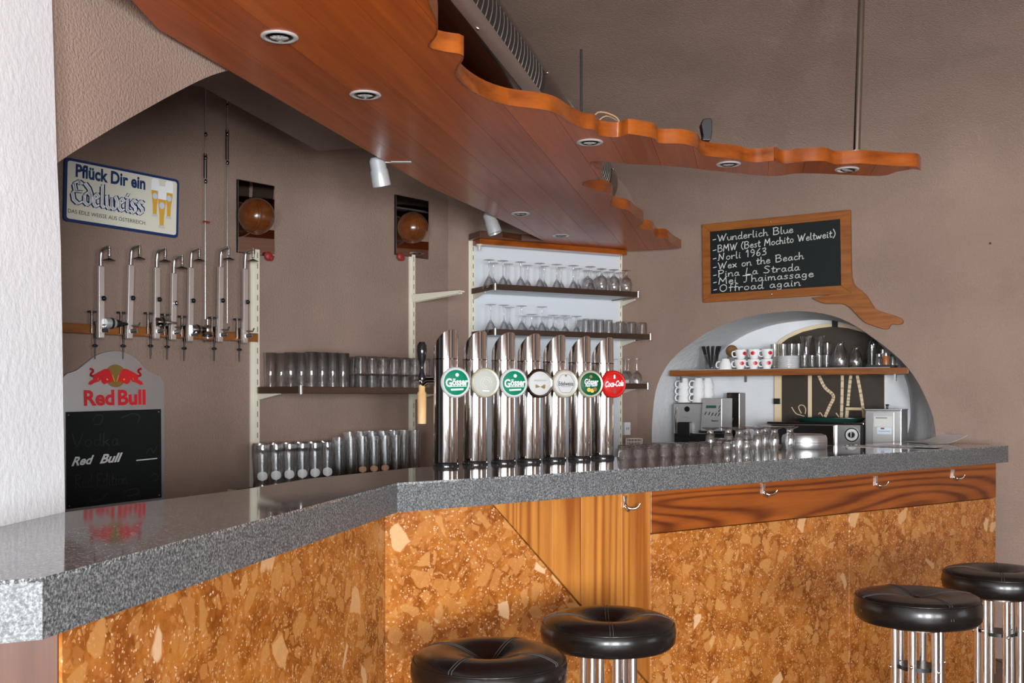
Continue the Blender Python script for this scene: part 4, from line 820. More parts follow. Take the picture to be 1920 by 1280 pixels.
# ------------------------------------------------------------------ energy drink board
off = .015
Zm = lambda l: FA.pts([(80+a/3.556, 640+b/3.556) for a, b in l], off)
ar_ = smoothpath([Vector(p) for p in Zm([(137, 238), (165, 212), (225, 192), (290, 142), (370, 86), (470, 62), (560, 76), (630, 120), (690, 185), (740, 208), (790, 235), (814, 280)])], 4)
rest = Zm([(816, 1050), (808, 1075), (790, 1086), (200, 1150), (150, 1130)])
(cx_, cz_) = FA.hit(80+475/3.556, 830, off)
dk = thing('menu_board', 'silver advertising board with red lettering and a black writing area', 'sign', FA.m @ T(cx_, -off, cz_))
rel = lambda l: [(a-cx_, b-cz_) for a, b in l]
shape = rel([tuple(p) for p in ar_]+rest)
MB().prism(shape, 0, .012).build('backing', 'brushed', dk, 0, .001, 1)
bb = rel(Zm([(152, 470), (788, 450), (792, 1040), (157, 1118)])); MB().prism(bb, -.002, .001).build('writing_panel', 'board_black', dk, 0, .0005, 1)
for (x, z), (sx_, sz_) in zip(bb, ((1, -1), (-1, -1), (-1, 1), (1, 1))): MB().sphere((x+sx_*.012, -.002, z+sz_*.012), .003, 8, 5).build('screw', 'steel', dk, 60)
Zl = lambda l: rel(FA.pts([(150+a/9.844, 650+b/9.846) for a, b in l], off))
def lettering_fit(par, body, mat, q, bold, shear, y):           # q: top-left, top-right, bottom-right, bottom-left in local plane
    (x0, z0), (x1, z1) = q[3], q[2]; w_ = math.hypot(x1-x0, z1-z0); h_ = (math.hypot(q[0][0]-x0, q[0][1]-z0)+math.hypot(q[1][0]-x1, q[1][1]-z1))/2
    return text_on(par, 'lettering', body, mat, x0, z0, w_, h_, y, bold, shear, math.degrees(math.atan2(z1-z0, x1-x0)))
q = MB(); ctr = Zl([(655, 535)])[0]; rad_ = abs(Zl([(655, 325)])[0][1]-Zl([(655, 745)])[0][1])/2; flat_poly(q, circle(*ctr, rad_, 40), -.0008); q.build('sun_disc', 'olive', dk, 0)
bull = [(510, 403), (545, 430), (580, 500), (603, 560), (600, 600), (640, 655), (585, 640), (520, 662), (440, 692), (395, 655), (378, 605), (350, 640), (260, 668), (195, 707), (145, 692), (170, 640), (238, 600), (240, 560), (228, 525), (340, 462), (450, 408)]
tail = [(240, 540), (195, 525), (205, 490), (238, 455), (225, 420), (182, 405)]
for side in (1, -1):
    mir = lambda l: l if side == 1 else [(1310-a, b) for a, b in l]
    q = MB(); flat_poly(q, Zl(mir(bull)), -.0014); pen(q, [tuple(p) for p in smoothpath(Zl(mir(tail)), 4)], .009, -.0014); q.build('bull_emblem', 'red', dk, 0)
    q = MB(); flat_poly(q, Zl(mir([(480, 590), (505, 585), (520, 610), (495, 620)])), -.0018); flat_poly(q, Zl(mir([(590, 520), (602, 522), (640, 640), (630, 640)])), -.0018); flat_poly(q, Zl(mir([(330, 570), (338, 570), (330, 620), (324, 618)])), -.0018); q.build('bull_detail', 'gold', dk, 0)
lettering_fit(dk, 'Red', 'red', Zl([(70, 800), (635, 790), (635, 1080), (70, 1095)]), .035, 0, -.0012); lettering_fit(dk, 'Bull', 'red', Zl([(700, 795), (1210, 782), (1210, 1070), (700, 1082)]), .035, 0, -.0012)
ZB = lambda l: rel(Zm(l))
def script(text, q4, wd, mat, y):
    (x0, z0), (x1, z1) = q4[3], q4[2]; h_ = math.hypot(q4[0][0]-x0, q4[0][1]-z0); o = hand(text, math.hypot(x1-x0, z1-z0), h_, wd, 0).build('lettering', mat, dk, 0); o.location = (x0, y, z0); o.rotation_euler = (0, -math.atan2(z1-z0, x1-x0), 0); return o
lettering_fit(dk, 'Red', 'white', ZB([(190, 770), (345, 757), (345, 815), (190, 832)]), .03, .45, -.0026); lettering_fit(dk, 'Bull', 'white', ZB([(378, 752), (535, 740), (535, 800), (378, 815)]), .03, .45, -.0026)
q = MB(); flat_poly(q, ZB([(622, 789), (762, 775), (762, 782), (622, 796)]), -.0026); q.build('rule', 'white', dk, 0)
script('Vodka', ZB([(195, 615), (520, 605), (520, 690), (195, 700)]), .005, 'ghost', -.0024); script('Red Edition', ZB([(215, 890), (570, 865), (570, 950), (215, 975)]), .004, 'ghost', -.0024)
q = MB()
for st in ([(330, 530), (360, 490), (400, 500), (380, 550), (340, 550)], [(520, 510), (600, 480), (645, 500), (630, 540)], [(320, 1030), (330, 1065), (380, 1055), (430, 1010)], [(540, 1000), (620, 980), (640, 1010), (560, 1030)], [(690, 740), (720, 710), (735, 740), (760, 700)], [(720, 900), (750, 880), (770, 910), (740, 930)]): pen(q, [tuple(p) for p in smoothpath(ZB(st), 4)], .0035, -.0024)
q.build('chalk_traces', 'ghost', dk, 0)

# ------------------------------------------------------------------ bottle dispensers on the wooden rail
roff = .05; zr0, zr1 = FA.hit(300, 632, roff)[1], FA.hit(300, 615, roff)[1]
xr0, xr1 = FA.hit(60, 620, roff)[0], FA.hit(482, 632, roff)[0]
o = MB().box(xr0, xr1, -.06, -.035, zr0, zr1).build('bottle_rail', 'frame_wood', None, 0, .003); o.matrix_world = FA.m; tag(o, 'long narrow wooden rail on the left wall carrying the bottle holders', 'rail')
def make_dispenser(lbl, px, pyt, pyb, lean=0, short=False):
    s, zt = FA.hit(px+2, pyt, .09); zb = FA.hit(px+2, pyb, .09)[1]; Ht = zt-zb
    t = thing('bottle_holder', lbl, 'bottle holder', FA.m @ T(s, -.085, zb) @ Ry(lean), 'chrome bottle holders on the wooden rail')
    MB().box(-.013, .013, -.009, .009, 0, Ht*.80).build('sleeve', 'holder_metal', t, 0, .003)
    MB().tube(smoothpath([(0, 0, Ht*.70), (0, 0, Ht*.86), (.001, -.004, Ht*.955), (.006, -.018, Ht*.985), (.015, -.042, Ht)], 4), .0075, 10).build('top_arm', 'steel', t, 60)
    sp = MB()
    for i in range(6): sp.tube([(.015+.006*math.cos(a), -.040+.006*math.sin(a), Ht-.008-i*.006) for a in [2*math.pi*k_/10 for k_ in range(10)]], .0014, 4, True)
    sp.tube([(.015, -.040, Ht+.006), (.015, -.040, Ht-.045)], .004, 8); sp.build('spring', 'chrome', t, 60)
    MB().lathe([(0, .012), (.006, .010), (.024, .002), (.025, 0), (0, 0)], 20, T(.015, -.040, Ht-.055)).build('bottle_plate', 'black', t, 40)
    MB().sphere((.006, -.014, Ht*.44), .0105, 14, 8).build('knob', 'chrome' if short else 'black_gloss', t, 60)
    MB().tube([(.004, -.008, .032), (.02, -.03, .034)], .0095, 12).build('clamp_bolt', 'steel', t, 60)
    MB().tube([(.004, -.01, .055), (.03, -.02, .055), (.036, -.022, .07)], .003, 6).build('lever', 'black', t, 60)
    k_ = MB().tube([(-.028, .02, .02), (-.028, .02, .105)], .0055, 8).build('clamp_screw', 'dark_chrome', t, 60); MB().lathe([(0, 0), (.018, 0), (.018, .006), (0, .008)], 16, T(-.028, .02, .105)).build('screw_handle', 'black', k_, 40)
    MB().tube([(-.014, .02, -.085), (-.014, .02, .02)], [.003, .0045], 6).build('clamp_foot', 'black', t, 60); MB().sphere((-.014, .02, -.03), .010, 10, 6, 1.3, 1, .6).build('wing_nut', 'black', t, 60)
    MB().box(-.016, .008, .009, .03, 0, .07).build('clamp_block', 'dark_chrome', t, 0, .002)
for i, (px, a, b, ln, sh) in enumerate(((188, 464, 634, 0, 0), (241, 461, 635, 1.5, 0), (292, 467, 635, .5, 0), (323, 480, 637, 1, 1), (355, 466, 640, 1, 0), (411, 464, 641, .8, 0), (458, 468, 643, .3, 0))):
    make_dispenser('%s chrome bottle holder from the white wall on the wooden rail%s' % (ORD[i], ' set lower' if sh else ''), px, a, b, ln, sh)
def pourer(lbl, px, py, horiz, mats):
    s, z = FA.hit(px, py, .10); m = FA.m @ T(s, -.10, z) @ (Ry(90) if horiz else Matrix())
    t = thing('drink_measure', lbl, 'drink measure', m, 'drink measures on the wooden rail')
    MB().lathe([(0, -.035), (.018, -.035), (.02, -.03), (.02, .005), (.017, .01), (0, .01)], 20).build('measure_cup', mats[0], t, 40)
    MB().lathe([(0, .01), (.014, .01), (.016, .02), (.012, .035), (.006, .04), (.005, .065), (0, .066)], 18).build('valve', mats[1], t, 40)
    MB().lathe([(.0205, -.012), (.0225, -.010), (.0225, -.004), (.0205, -.002)], 20).build('band', 'black', t, 40)
pourer('grey and black drink measure lying between the first two holders', 212, 606, True, ('lamp_grey', 'black')); pourer('chrome drink measure left of the lower-set holder', 306, 604, True, ('chrome', 'steel'))
pourer('chrome drink measure lying right of the fifth holder', 372, 618, True, ('steel', 'dark_chrome')); pourer('clear upright drink measure with a cross bar under the left steel cable', 389, 626, False, ('glass', 'steel'))
# steel cables with turnbuckles
for px, y0, y1, lb in ((385, 125, 598, 'thin steel cable with a turnbuckle, left of the pair on the wall'), (426, 140, 606, 'thin steel cable with knotted links, right of the pair on the wall')):
    s, zb_2 = FA.hit(px, y1, .05); zt2 = FA.hit(px, y0, .05)[1]; t = thing('steel_cable', lb, 'cable', FA.m @ T(s, -.05, 0), 'steel cables on the left wall')
    MB().tube([(0, 0, zb_2), (0, 0, zt2+.4)], .0028, 6).build('cable', 'steel', t, 60)
    za, zbk = FA.hit(px, 252 if px < 400 else 198, .05)[1], FA.hit(px, 340 if px < 400 else 305, .05)[1]
    for z_ in (za, zbk, (za+zbk)/2): MB().sphere((0, -.004, z_), .008, 10, 6, 1, .7, 1.3).build('clamp', 'dark_chrome', t, 60)
    for x_ in (-.006, .006): MB().tube([(x_, 0, zbk+.015), (x_, 0, (za+zbk)/2+.02)], .0025, 6).build('turnbuckle_side', 'dark_chrome', t, 60)
    MB().box(-.012, .022, -.004, 0, FA.hit(px, 417, .05)[1], FA.hit(px, 414, .05)[1]).build('tape_mark', 'dull_red', t, 0) if px < 400 else None
# mirrors with wooden balls
for q, (bx, by), br, (rx, ry), lb in (([(446, 334), (515, 350), (514, 487), (446, 467)], (481, 405), 34, (504, 480), 'right of the two steel cables'), ([(742, 366), (804, 375), (803, 486), (742, 477)], (774, 427), 29, (751, 481), 'left of the white shelf panel')):
    c, W_, H_, rt = rect_fit(FA, q, .012); t = thing('wall_mirror', 'narrow upright wall mirror '+lb, 'mirror', FA.m @ T(c.x, -.012, c.y))
    MB().box(-W_/2, W_/2, 0, .012, -H_/2, H_/2).build('backing', 'black', t, 0); MB().box(-W_/2+.002, W_/2-.002, -.003, 0, -H_/2+.002, H_/2-.002).build('mirror_glass', 'mirror', t, 0, .001)
    s, z = FA.hit(bx, by, .09); Yd = (FA.m @ Vector((s, -.09, z))).y; rb = br*Yd/F
    b = thing('wooden_ball_lamp', 'polished brown wooden ball in front of the mirror '+lb, 'ball', FA.m @ T(s, -.09, z)); MB().sphere((0, 0, 0), rb, 32, 18).build('ball', 'ball_wood', b, 60)
    MB().tube([(0, rb*.9, 0), (0, .076, 0)], .012, 12).build('wall_pin', 'dark_chrome', b, 60)
    for k_ in (-.35, -.5): MB().tube([(rb*math.sqrt(1-k_*k_)*math.cos(a)*0+k_*rb, rb*math.sqrt(1-k_*k_)*1.004*math.cos(a), rb*math.sqrt(1-k_*k_)*1.004*math.sin(a)) for a in [2*math.pi*i/40 for i in range(40)]], .0012, 5, True).build('groove', 'dark_wood', b, 60)
    s, z = FA.hit(rx, ry, .03); mb = MB(); mb.sphere((0, 0, 0), .022, 14, 8, 1, .7, 1); mb.sphere((.012, -.004, -.006), .015, 12, 7, 1, .7, 1.1); o = mb.build('red_clip', 'dull_red', None, 60); o.matrix_world = FA.m @ T(s, -.028, z); tag(o, 'small dark red clip under the mirror '+lb, 'clip')

# ------------------------------------------------------------------ cocktail chalkboard on the niche wall
qo = [(1318, 421), (1596, 393), (1596, 550), (1318, 567)]; c, W, H, rot = rect_fit(FC, qo, .02)
cb = thing('chalkboard', 'wooden framed chalkboard with a handwritten cocktail list, shaped like a paddle', 'chalkboard', FC.m @ T(c.x, -.02, c.y) @ Ry(-rot))
fw = .052*W/ .87*1.0; fw = W*.055
for pts in ([(-W/2, H/2), (W/2, H/2), (W/2-fw, H/2-fw), (-W/2+fw, H/2-fw)], [(-W/2, -H/2), (W/2, -H/2), (W/2-fw*1.2, -H/2+fw), (-W/2+fw, -H/2+fw)], [(-W/2, -H/2), (-W/2+fw, -H/2+fw), (-W/2+fw, H/2-fw), (-W/2, H/2)], [(W/2, -H/2), (W/2-fw*1.2, -H/2+fw), (W/2-fw*1.2, H/2-fw), (W/2, H/2)]):
    MB().prism(pts, -.008, .02).build('frame_side', 'frame_wood', cb, 0, .0015, 1)
MB().box(-W/2+fw*.9, W/2-fw*.9, .0, .015, -H/2+fw*.9, H/2-fw*.9).build('slate', 'board_black', cb, 0)
inv = (FC.m @ T(c.x, -.02, c.y) @ Ry(-rot)).inverted() @ FC.m
hz = [(1010, 786), (1060, 812), (1120, 832), (1200, 832), (1265, 836), (1310, 862), (1340, 892), (1390, 945), (1440, 985), (1500, 1005), (1560, 1027), (1608, 1030), (1622, 1010), (1640, 992), (1680, 996), (1715, 990), (1727, 965), (1700, 940), (1630, 915), (1560, 895), (1510, 870), (1480, 830), (1450, 780), (1400, 728), (1350, 690), (1332, 650), (1325, 610)]
hp = [inv @ Vector((s, -.02, z)) for s, z in FC.pts([(1280+a/4.174, 370+b/4.174) for a, b in hz], .02)]
hp2 = smoothpath([Vector((p.x, p.z)) for p in hp], 2); MB().prism([tuple(p) for p in hp2]+[(W/2-.004, H*.0), (W/2-.01, -H/2+.01)], -.007, .019).build('handle', 'frame_wood', cb, 0, .002, 1, 'curved wooden handle shaped like a leg')
for x in (-.02, ): 
    for z in (H/2-fw/2, -H/2+fw/2): MB().sphere((x*W, -.009, z), .006, 10, 6).build('screw', 'steel', cb, 60)
iw, ih = W-2.2*fw, H-2*fw; x0, z0 = -W/2+fw, -H/2+fw
for txt, u0, v0, u1, v1 in (('Wunderlich Blue', .062, .835, .66, .868), ('BMW (Best Mochito Weltweit)', .06, .665, .97, .745), ('Norli 1963', .06, .53, .455, .56), ('Wex on the Beach', .062, .39, .735, .45), ('Pina La Strada', .062, .262, .705, .28), ('Mei Thaimassage', .065, .148, .81, .165), ('Offroad again', .07, .03, .71, .042)):
    ww = (u1-u0)*iw; o = hand(txt, ww, ih*.108, .0048, 0, (v1-v0)*ih/ww).build('lettering', 'chalk', cb, 0); o.location = (x0+u0*iw, -.0008, z0+v0*ih)
    q = MB(); pen(q, [(0, 0), (.022*W, .003)], .0042, 0); o = q.build('dash', 'chalk', cb, 0); o.location = (x0+.022*iw, -.0008, z0+(v0+.03)*ih)
s, z = FC.hit(1857, 456); o = MB().sphere((0, 0, 0), .006, 10, 6, 1, .6, 1).build('wall_nail', 'dark_chrome', None, 60); o.matrix_world = FC.m @ T(s, -.003, z); tag(o, 'lone small nail in the plain wall right of the chalkboard', 'nail')

# ------------------------------------------------------------------ niche: door at the back
Fd = lambda l, off: FC.pts(l, off)
dr = thing('door_1', 'dark brown arched door with cream rim and painted letters in the niche', 'door', FC.m); dr['kind'] = 'structure'
oy = -(ND-.03)
outl = [(1452, 850), (1452, 648), (1466, 634), (1490, 621), (1520, 611), (1550, 606), (1575, 606), (1605, 612), (1640, 627), (1657, 640), (1657, 850)]
MB().prism(Fd(outl, oy), -oy, ND-.002).build('door_rim', 'door_cream', dr, 0)
inn = [(1466, 850), (1466, 643), (1478, 634), (1505, 622), (1535, 615), (1562, 612), (1590, 615), (1620, 623), (1645, 634), (1657, 641), (1657, 850)]
MB().prism(Fd(inn, oy+.004), -oy-.006, -oy+.01).build('door_leaf', 'door_brown', dr, 0)
q = MB(); Zd = lambda l: FC.pts([(1400+a/5.333, 690+b/5.333) for a, b in l], oy+.008); yd = -oy-.0075
for st, wd in (([(632, -40), (632, 480)], 38), ([(650, -60), (715, 60), (780, 190), (868, 278), (830, 380), (785, 480)], 30), ([(957, -60), (955, 200), (948, 490)], 28), ([(1075, -60), (1042, 70), (1022, 250), (1012, 370)], 28), ([(1085, -60), (1105, 70), (1140, 250), (1165, 420), (1178, 550)], 28), ([(995, 405), (1165, 408)], 26), ([(1005, 430), (1000, 490)], 32), ([(450, 390), (490, 450), (540, 470), (575, 480)], 9), ([(585, 455), (590, 410), (570, 375), (535, 370), (520, 395), (545, 450)], 9), ([(720, 460), (735, 445), (760, 480)], 10), ([(895, 450), (920, 485)], 11)):
    p_ = Zd(st); pen(q, [tuple(v) for v in (smoothpath(p_, 4) if len(p_) > 2 else [Vector(a) for a in p_])], wd/5.333*6.7/F, yd)
q.build('painted_letters', 'door_cream', dr, 0, label='cream letters painted on the door')
x_, z_ = FC.hit(1457, 752, oy); MB().box(x_-.02, x_+.022, -oy-.012, -oy, z_-.018, z_+.018).build('hinge', 'black', dr, 0, .002)
x_, z_ = FC.hit(1566, 607, oy); MB().box(x_-.018, x_+.018, -oy-.008, -oy, z_-.02, z_+.03).build('latch', 'black', dr, 0, .002)
# niche shelf
zsh = FC.hit(1490, 691, 0)[1]; xs0, xs1 = FC.hit(1266, 695, -.03)[0], FC.hit(1706, 695, 0)[0]
ns = thing('niche_shelf', 'long reddish wooden shelf across the white niche', 'shelf', FC.m)
MB().slab([(xs0-.03, .015), (xs1-.01, .015), (xs1-.10, .33), (xs0+.08, .33)], zsh-.036, zsh).build('board', 'frame_wood', ns, 0, .002)
MB().slab([(xs0+.03, .03), (xs1-.11, .03), (xs1-.18, .31), (xs0+.10, .31)], zsh, zsh+.0025).build('paper_liner', 'label_white', ns, 0, label='white shelf paper')
for px in (1273, 1394, 1676): s = FC.hit(px, 705)[0]; MB().box(s-.005, s+.005, .03, .05, zsh-.075, zsh-.036).build('shelf_support', 'steel', ns, 0)
ZS = zsh+.003
def nat(px, y): return FC.m @ T(FC.hit(px, HY, -y)[0], y, ZS)
# spoons in a glass
t = thing('cutlery_glass', 'clear glass full of dark-handled spoons at the left end of the niche shelf', 'cutlery glass', nat(1334, .13))
me = MB().lathe(prof_tumbler(.095, .038, .045), 24).build('glass_jar', 'glass', t, 50)
for i in range(11):
    a = 2*math.pi*i/11; tx, ty = math.cos(a)*.05, math.sin(a)*.03
    MB().tube([(tx*.2, ty*.2, .014), (tx*.75, ty*.75, .075), (tx*1.15, ty*1.15, .145)], [.002, .005, .0065], 6).build('spoon', 'black', t, 60)
# jar with a cork ball
t = thing('cork_decanter', 'glass jar closed with a brown cork ball on the niche shelf', 'jar', nat(1372, .22)); MB().lathe([(0, 0), (.05, 0), (.055, .01), (.05, .045), (.03, .06), (.026, .085), (.024, .085), (.027, .058), (.046, .043), (.05, .012), (0, .01)], 28).build('jar_body', 'glass', t, 50); MB().sphere((0, 0, .118), .037, 24, 14).build('cork_ball', 'cork', t, 60)
# cups with red dots
def cup_mesh(): return MB().lathe([(0, .0), (.020, 0), (.022, .004), (.032, .03), (.036, .058), (.034, .058), (.030, .03), (.020, .007), (0, .006)], 24)
cupm = cup_mesh().mesh('cup', 50); cupm.materials.append(M['porcelain'])
hdl = MB().tube(smoothpath([(-.030, 0, .048), (-.048, 0, .046), (-.052, 0, .030), (-.044, 0, .016), (-.026, 0, .016)], 4), .0042, 8).mesh('handle', 60); hdl.materials.append(M['porcelain'])
saucer = None
def make_cup(lbl, m, dot=True, inv_=False, grp='espresso cups on the niche shelf', sc_=1):
    mm = m @ Matrix.Scale(sc_, 4) @ (T(0, 0, .058) @ Rx(180) if inv_ else Matrix()); t = thing('coffee_cup', lbl, 'cup', mm, grp); obj('cup_body', cupm, None, t); obj('handle', hdl, None, t)
    if dot: emblem(t, .0350, .035, .024, 46, 'red', R(-55)); 
for i, px in enumerate((1388, 1413, 1438)):
    make_cup('white cup with red dot, lower row, %s from the left on the niche shelf' % ORD[i], nat(px, .08)); 
    make_cup('white cup with red dot, stacked upper row, %s from the left on the niche shelf' % ORD[i], nat(px+1, .09) @ T(0, 0, .060) @ Rz((25, -30, 10)[i]))
make_cup('plain white upturned cup beside the cutlery glass', nat(1360, .07), False, True, None, 1.1)
for i, px in enumerate((1395, 1420)):
    o = obj('small_tumbler', gmesh('small_tumbler', prof_tumbler(.125, .030, .036)), None); o.matrix_world = nat(px, .20); tag(o, '%s clear glass behind the cups with red dots' % ('left', 'right')[i], 'glass', 'glasses behind the cups')
# stack of plates
for i in range(9):
    o = MB().lathe([(0, 0), (.05, 0), (.055, .002), (.068, .0075), (.068, .0085), (.053, .0045), (0, .0035)], 36).build('saucer', 'porcelain', None, 50); o.matrix_world = nat(1478, .085) @ T(0, 0, i*.0082); tag(o, '%s white saucer from the bottom of the stack on the niche shelf' % ORD[i], 'saucer', 'stacked saucers on the niche shelf')
tn = gmesh('tall_glass', prof_tumbler(.152, .021, .0235)); tu = gmesh('flared_glass', [(0, 0), (.028, 0), (.027, .01), (.024, .06), (.021, .12), (.028, .17), (.036, .195), (.034, .195), (.026, .171), (.020, .12), (.022, .06), (.024, .012), (0, .01)])
for i, px in enumerate((1452, 1468, 1484, 1497)): o = obj('tall_glass', tn, None); o.matrix_world = nat(px, .21); tag(o, '%s tall glass from the left standing behind the saucers' % ORD[i], 'glass', 'tall glasses behind the saucers')
for i, px in enumerate((1511, 1535)): o = obj('flared_glass', tu, None); o.matrix_world = nat(px, .20); tag(o, '%s tall glass with a flared top on the niche shelf' % ('left', 'right')[i], 'glass', 'flared glasses on the niche shelf')
for i, px in enumerate((1508, 1522, 1536, 1549)): o = obj('small_tumbler', gmesh('small_tumbler', prof_tumbler(.075, .019, .022)), None); o.matrix_world = nat(px, .08); tag(o, '%s low glass from the left in front of the flared glasses' % ORD[i], 'glass', 'low glasses in front of the flared glasses')
o = obj('tall_glass', tn, None); o.matrix_world = nat(1551, .21); tag(o, 'single tall glass right of the flared glasses on the niche shelf', 'glass')
caraf = gmesh('carafe', [(0, 0), (.036, 0), (.040, .01), (.043, .05), (.034, .10), (.020, .125), (.020, .14), (.026, .152), (.024, .152), (.018, .14), (.018, .124), (.032, .098), (.040, .05), (.036, .012), (0, .01)])
for i, (px, y, k_) in enumerate(((1570, .22, .9), (1576, .09, 1.02), (1605, .10, .82))): o = obj('carafe', caraf, None); o.matrix_world = nat(px, y) @ Matrix.Scale(k_, 4); tag(o, ('rear wine carafe with a wide lip on the niche shelf', 'front wine carafe with a wide lip on the niche shelf', 'small round carafe right of the two larger carafes')[i], 'carafe', 'glass carafes on the niche shelf')
t = thing('glass_bottle', 'dark clear bottle leaning in a glass on the niche shelf', 'bottle', nat(1622, .16) @ T(.015, 0, .022) @ Ry(16)); MB().lathe([(0, 0), (.022, 0), (.026, .006), (.028, .12), (.024, .15), (.012, .165), (0, .168)], 22).build('bottle_body', 'smoked', t, 50)
o = obj('tall_glass', tn, None); o.matrix_world = nat(1634, .13) @ Matrix.Diagonal((1, 1, .85, 1)); tag(o, 'tall glass right of the leaning bottle on the niche shelf', 'glass')
t = thing('serving_tray', 'flat dark tray with condiments at the right end of the niche shelf', 'tray', nat(1664, .12)); MB().box(-.10, .045, -.06, .06, .0, .008).build('tray_body', 'dark_wood', t, 0, .002); MB().box(-.104, .049, -.064, -.06, 0, .014).box(-.104, .049, .06, .064, 0, .014).build('tray_rim', 'black', t, 0)
def cond(lbl, px, y, h_, r_, m1, m2):
    t = thing('condiment_jar', lbl, 'condiment jar', nat(px, y) @ T(0, 0, .0085), 'condiments on the dark tray'); MB().lathe([(0, 0), (r_, 0), (r_*1.05, h_*.4), (r_*.8, h_*.75), (0, h_*.75)], 18).build('jar', m1, t, 50); MB().lathe([(0, h_*.75), (r_*.85, h_*.75), (r_*.8, h_*.95), (r_*.3, h_), (0, h_)], 18).build('lid', m2, t, 50)
cond('clear shaker at the left of the condiment tray', 1648, .12, .072, .019, 'glass', 'steel'); cond('jar of brown spice on the condiment tray', 1661, .09, .075, .02, 'amber', 'steel'); cond('white capped shaker at the back of the condiment tray', 1655, .16, .10, .015, 'porcelain', 'steel'); cond('green topped jar at the right of the condiment tray', 1674, .13, .07, .018, 'glass', 'dark_green')

# ------------------------------------------------------------------ coffee machine and appliances on the niche sill
def sat(px, y): return FC.m @ T(FC.hit(px, HY, -y)[0], y, SILL+.0005)
cm = thing('coffee_machine', 'silver automatic coffee machine with a black spout in the niche', 'coffee machine', sat(1304, .10))
px2m = lambda a: a*6.55/F
W1 = px2m(96); hT = FC.hit(1300, 757, -.1)[1]-SILL
def X(px): return FC.hit(px, HY, -.10)[0]-FC.hit(1304, HY, -.10)[0]
MB().box(X(1263), X(1322), 0, .15, .055, hT).build('body', 'machine_silver', cm, 0, .006); MB().box(X(1263), X(1358), .01, .16, .0, .055).build('drip_base', 'black', cm, 0, .004)
MB().prism([(X(1317), .075), (X(1357), .075), (X(1357)+.002, hT+.035), (X(1321), hT+.035)], -.035, .16).build('control_panel', 'machine_silver', cm, 0, .004)
MB().box(X(1314), X(1358), -.034, .02, .062, .078).build('panel_foot', 'black', cm, 0, .002)
Zc = lambda a, b: (FC.hit(1240+a/8.533, 700+b/8.533, -.065)[0]-FC.hit(1304, HY, -.10)[0], FC.hit(1240+a/8.533, 700+b/8.533, -.065)[1]-SILL)
def cplate(name, q, mat, y0=-.0365, y1=-.034): return MB().prism([Zc(*p) for p in q], y0, y1).build(name, mat, cm, 0)
cplate('display', [(718, 512), (882, 512), (876, 555), (714, 555)], 'display')
for a, b in ((705, 640), (765, 645), (815, 655), (870, 657), (920, 660), (928, 538), (926, 598)): cplate('button', [(a+8, b-28), (a+22, b-28), (a-2, b+22), (a-16, b+22)], 'black')
Zf = lambda a, b: (FC.hit(1240+a/8.533, 700+b/8.533, -.10)[0]-FC.hit(1304, HY, -.10)[0], FC.hit(1240+a/8.533, 700+b/8.533, -.10)[1]-SILL)
c_ = Zf(412, 570); MB().lathe([(0, 0), (.0175, 0), (.0165, .004), (0, .005)], 20, T(c_[0], 0, c_[1]) @ Rx(90)).build('dial', 'black_gloss', cm, 40)
MB().prism([Zf(295, 1000), Zf(495, 1000), Zf(495, 790), Zf(480, 775), Zf(310, 775), Zf(295, 790)], -.045, 0).build('coffee_spout', 'black', cm, 0, .003)
p0, p1, p2 = Zf(265, 540), Zf(240, 700), Zf(245, 960); MB().tube([(p0[0], -.012, p0[1]), (p1[0], -.014, p1[1]), (p2[0], -.012, p2[1])], [.005, .006, .0035], 8).build('steam_pipe', 'dark_chrome', cm, 60)
a_ = Zf(345, 715); text_on(cm, 'lettering', 'Royal', 'grey_text', a_[0], a_[1], .035, .012, -.001, 0, .4); a_ = Zc(800, 768); text_on(cm, 'lettering', 'Saeco', 'black', a_[0], a_[1], .045, .010, -.0368, .03, .1)
MB().box(X(1263)+.01, X(1330), .01, .15, hT, hT+.008).build('cup_tray', 'steel', cm, 0, .002)
for i, px in enumerate((1283, 1310, 1327)):
    for lv in range(3): make_cup('white cup in the %s stack on the coffee machine, %s of three' % (('left', 'middle', 'right')[i], ('lowest', 'middle', 'topmost')[lv]), FC.m @ T(FC.hit(px, HY, -(.16, .15, .21)[i])[0], (.16, .15, .21)[i], SILL+hT+.009+lv*.043) @ Rz((0, 35, 50)[i]), False, True, 'cups stacked on the coffee machine', 1.12)
t = thing('steel_boiler', 'shiny steel box standing right behind the coffee machine', 'appliance', sat(1374, .395)); MB().box(-.035, .052, -.02, .10, .03, FC.hit(1376, 736, -.3)[1]-SILL).build('casing', 'dark_chrome', t, 0, .006); MB().box(-.035, .053, -.022, .10, 0, .035).build('plinth', 'black', t, 0, .003); MB().tube([(.0, -.03, .12), (.012, -.028, .15)], .003, 6).build('catch', 'steel', t, 60)
# small oven with a green tray
xo0, xo1 = FC.hit(1443, HY, -.09)[0], FC.hit(1619, HY, -.09)[0]; hO = FC.hit(1530, 795, -.09)[1]-SILL
ovn = thing('small_oven', 'low steel oven with a round black dial in the niche', 'oven', FC.m @ T(xo0, .09, SILL)); wo = xo1-xo0
MB().box(0, wo, 0, .30, 0, hO).build('casing', 'steel', ovn, 0, .004); MB().box(-.012, wo+.004, -.012, .31, hO, hO+.012).build('top_plate', 'dark_chrome', ovn, 0, .003); MB().box(.01, wo*.70, -.008, 0, .004, hO-.006).build('door', 'dark_chrome', ovn, 0, .002); MB().box(wo*.705, wo*.72, -.018, 0, .0, hO-.004).build('door_handle', 'steel', ovn, 0, .003); MB().box(wo*.97, wo+.002, -.006, 0, 0, hO).build('side_strip', 'black', ovn, 0)
kx, kz = FC.hit(1597, 815, -.085)[0]-xo0, FC.hit(1597, 815, -.085)[1]-SILL
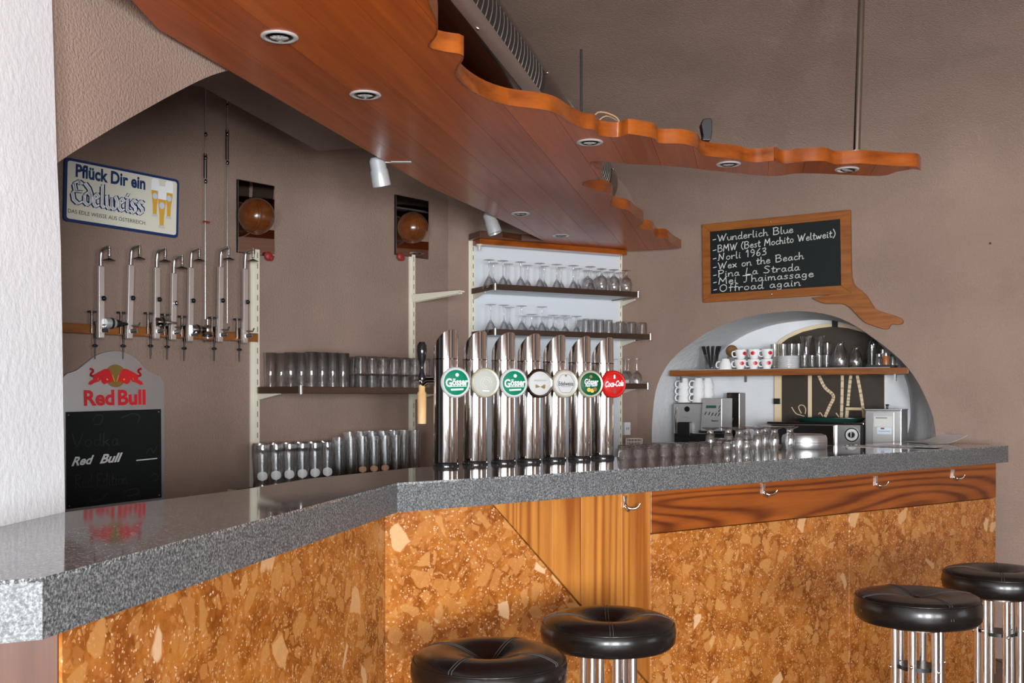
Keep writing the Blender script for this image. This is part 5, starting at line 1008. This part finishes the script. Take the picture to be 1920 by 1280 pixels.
d_ = MB().lathe([(0, 0), (.042, 0), (.042, .004), (0, .004)], 32, T(kx, 0, kz) @ Rx(90)).build('dial', 'white', ovn, 40); MB().lathe([(.034, .0042), (.041, .0042), (.041, .006), (.034, .006)], 32, T(kx, 0, kz) @ Rx(90)).build('scale_ring', 'black', d_, 40); MB().lathe([(0, .004), (.019, .004), (.016, .022), (0, .023)], 24, T(kx, 0, kz) @ Rx(90)).build('knob', 'black_gloss', d_, 40)
MB().box(kx-.0022, kx+.0022, -.026, -.02, kz-.012, kz+.016).build('pointer', 'white', d_, 0)
x_ = FC.hit(1556, HY, -.2)[0]; t = thing('oval_tray', 'dark green oval tray lying on top of the small oven', 'tray', FC.m @ T(x_, .20, SILL+hO+.0125)); MB().lathe([(0, .004), (.17, .004), (.195, .02), (.205, .024), (.205, .02), (.175, 0), (0, 0)], 44, None, 1, .48).build('tray_dish', 'tray_green', t, 40)
# tall steel box with labels
xb0, xb1 = FC.hit(1622, HY, -.06)[0], FC.hit(1690, HY, -.06)[0]; hB = FC.hit(1650, 769, -.06)[1]-SILL; wbx = xb1-xb0
t = thing('steel_dispenser', 'grey steel box with two paper labels and a lid knob in the niche', 'appliance', FC.m @ T(xb0, .06, SILL)); MB().box(0, wbx, 0, .20, 0, hB).build('casing', 'steel', t, 0, .004); MB().box(-.002, wbx+.003, -.003, .203, hB, hB+.007).build('lid', 'brushed', t, 0, .002)
MB().lathe([(0, 0), (.006, 0), (.006, .018), (.014, .024), (0, .028)], 16, T(wbx*.52, .1, hB+.007)).build('lid_knob', 'black', t, 40); MB().box(wbx*.22, wbx*.80, -.004, 0, .0, hB-.012).build('front_plate', 'machine_silver', t, 0, .001)
l_ = MB().box(wbx*.26, wbx*.76, -.005, -.004, hB*.56, hB*.84).build('label', 'label_white', t, 0); MB().box(wbx*.30, wbx*.62, -.0056, -.005, hB*.78, hB*.81).build('print', 'grey_text', l_, 0)
l_ = MB().box(wbx*.34, wbx*.74, -.005, -.004, hB*.36, hB*.54).build('label', 'label_blue', t, 0); MB().box(wbx*.44, wbx*.54, -.0056, -.005, hB*.49, hB*.53).build('print', 'dull_red', l_, 0); MB().box(wbx*.38, wbx*.70, -.0056, -.005, hB*.43, hB*.445).build('print', 'grey_text', l_, 0)
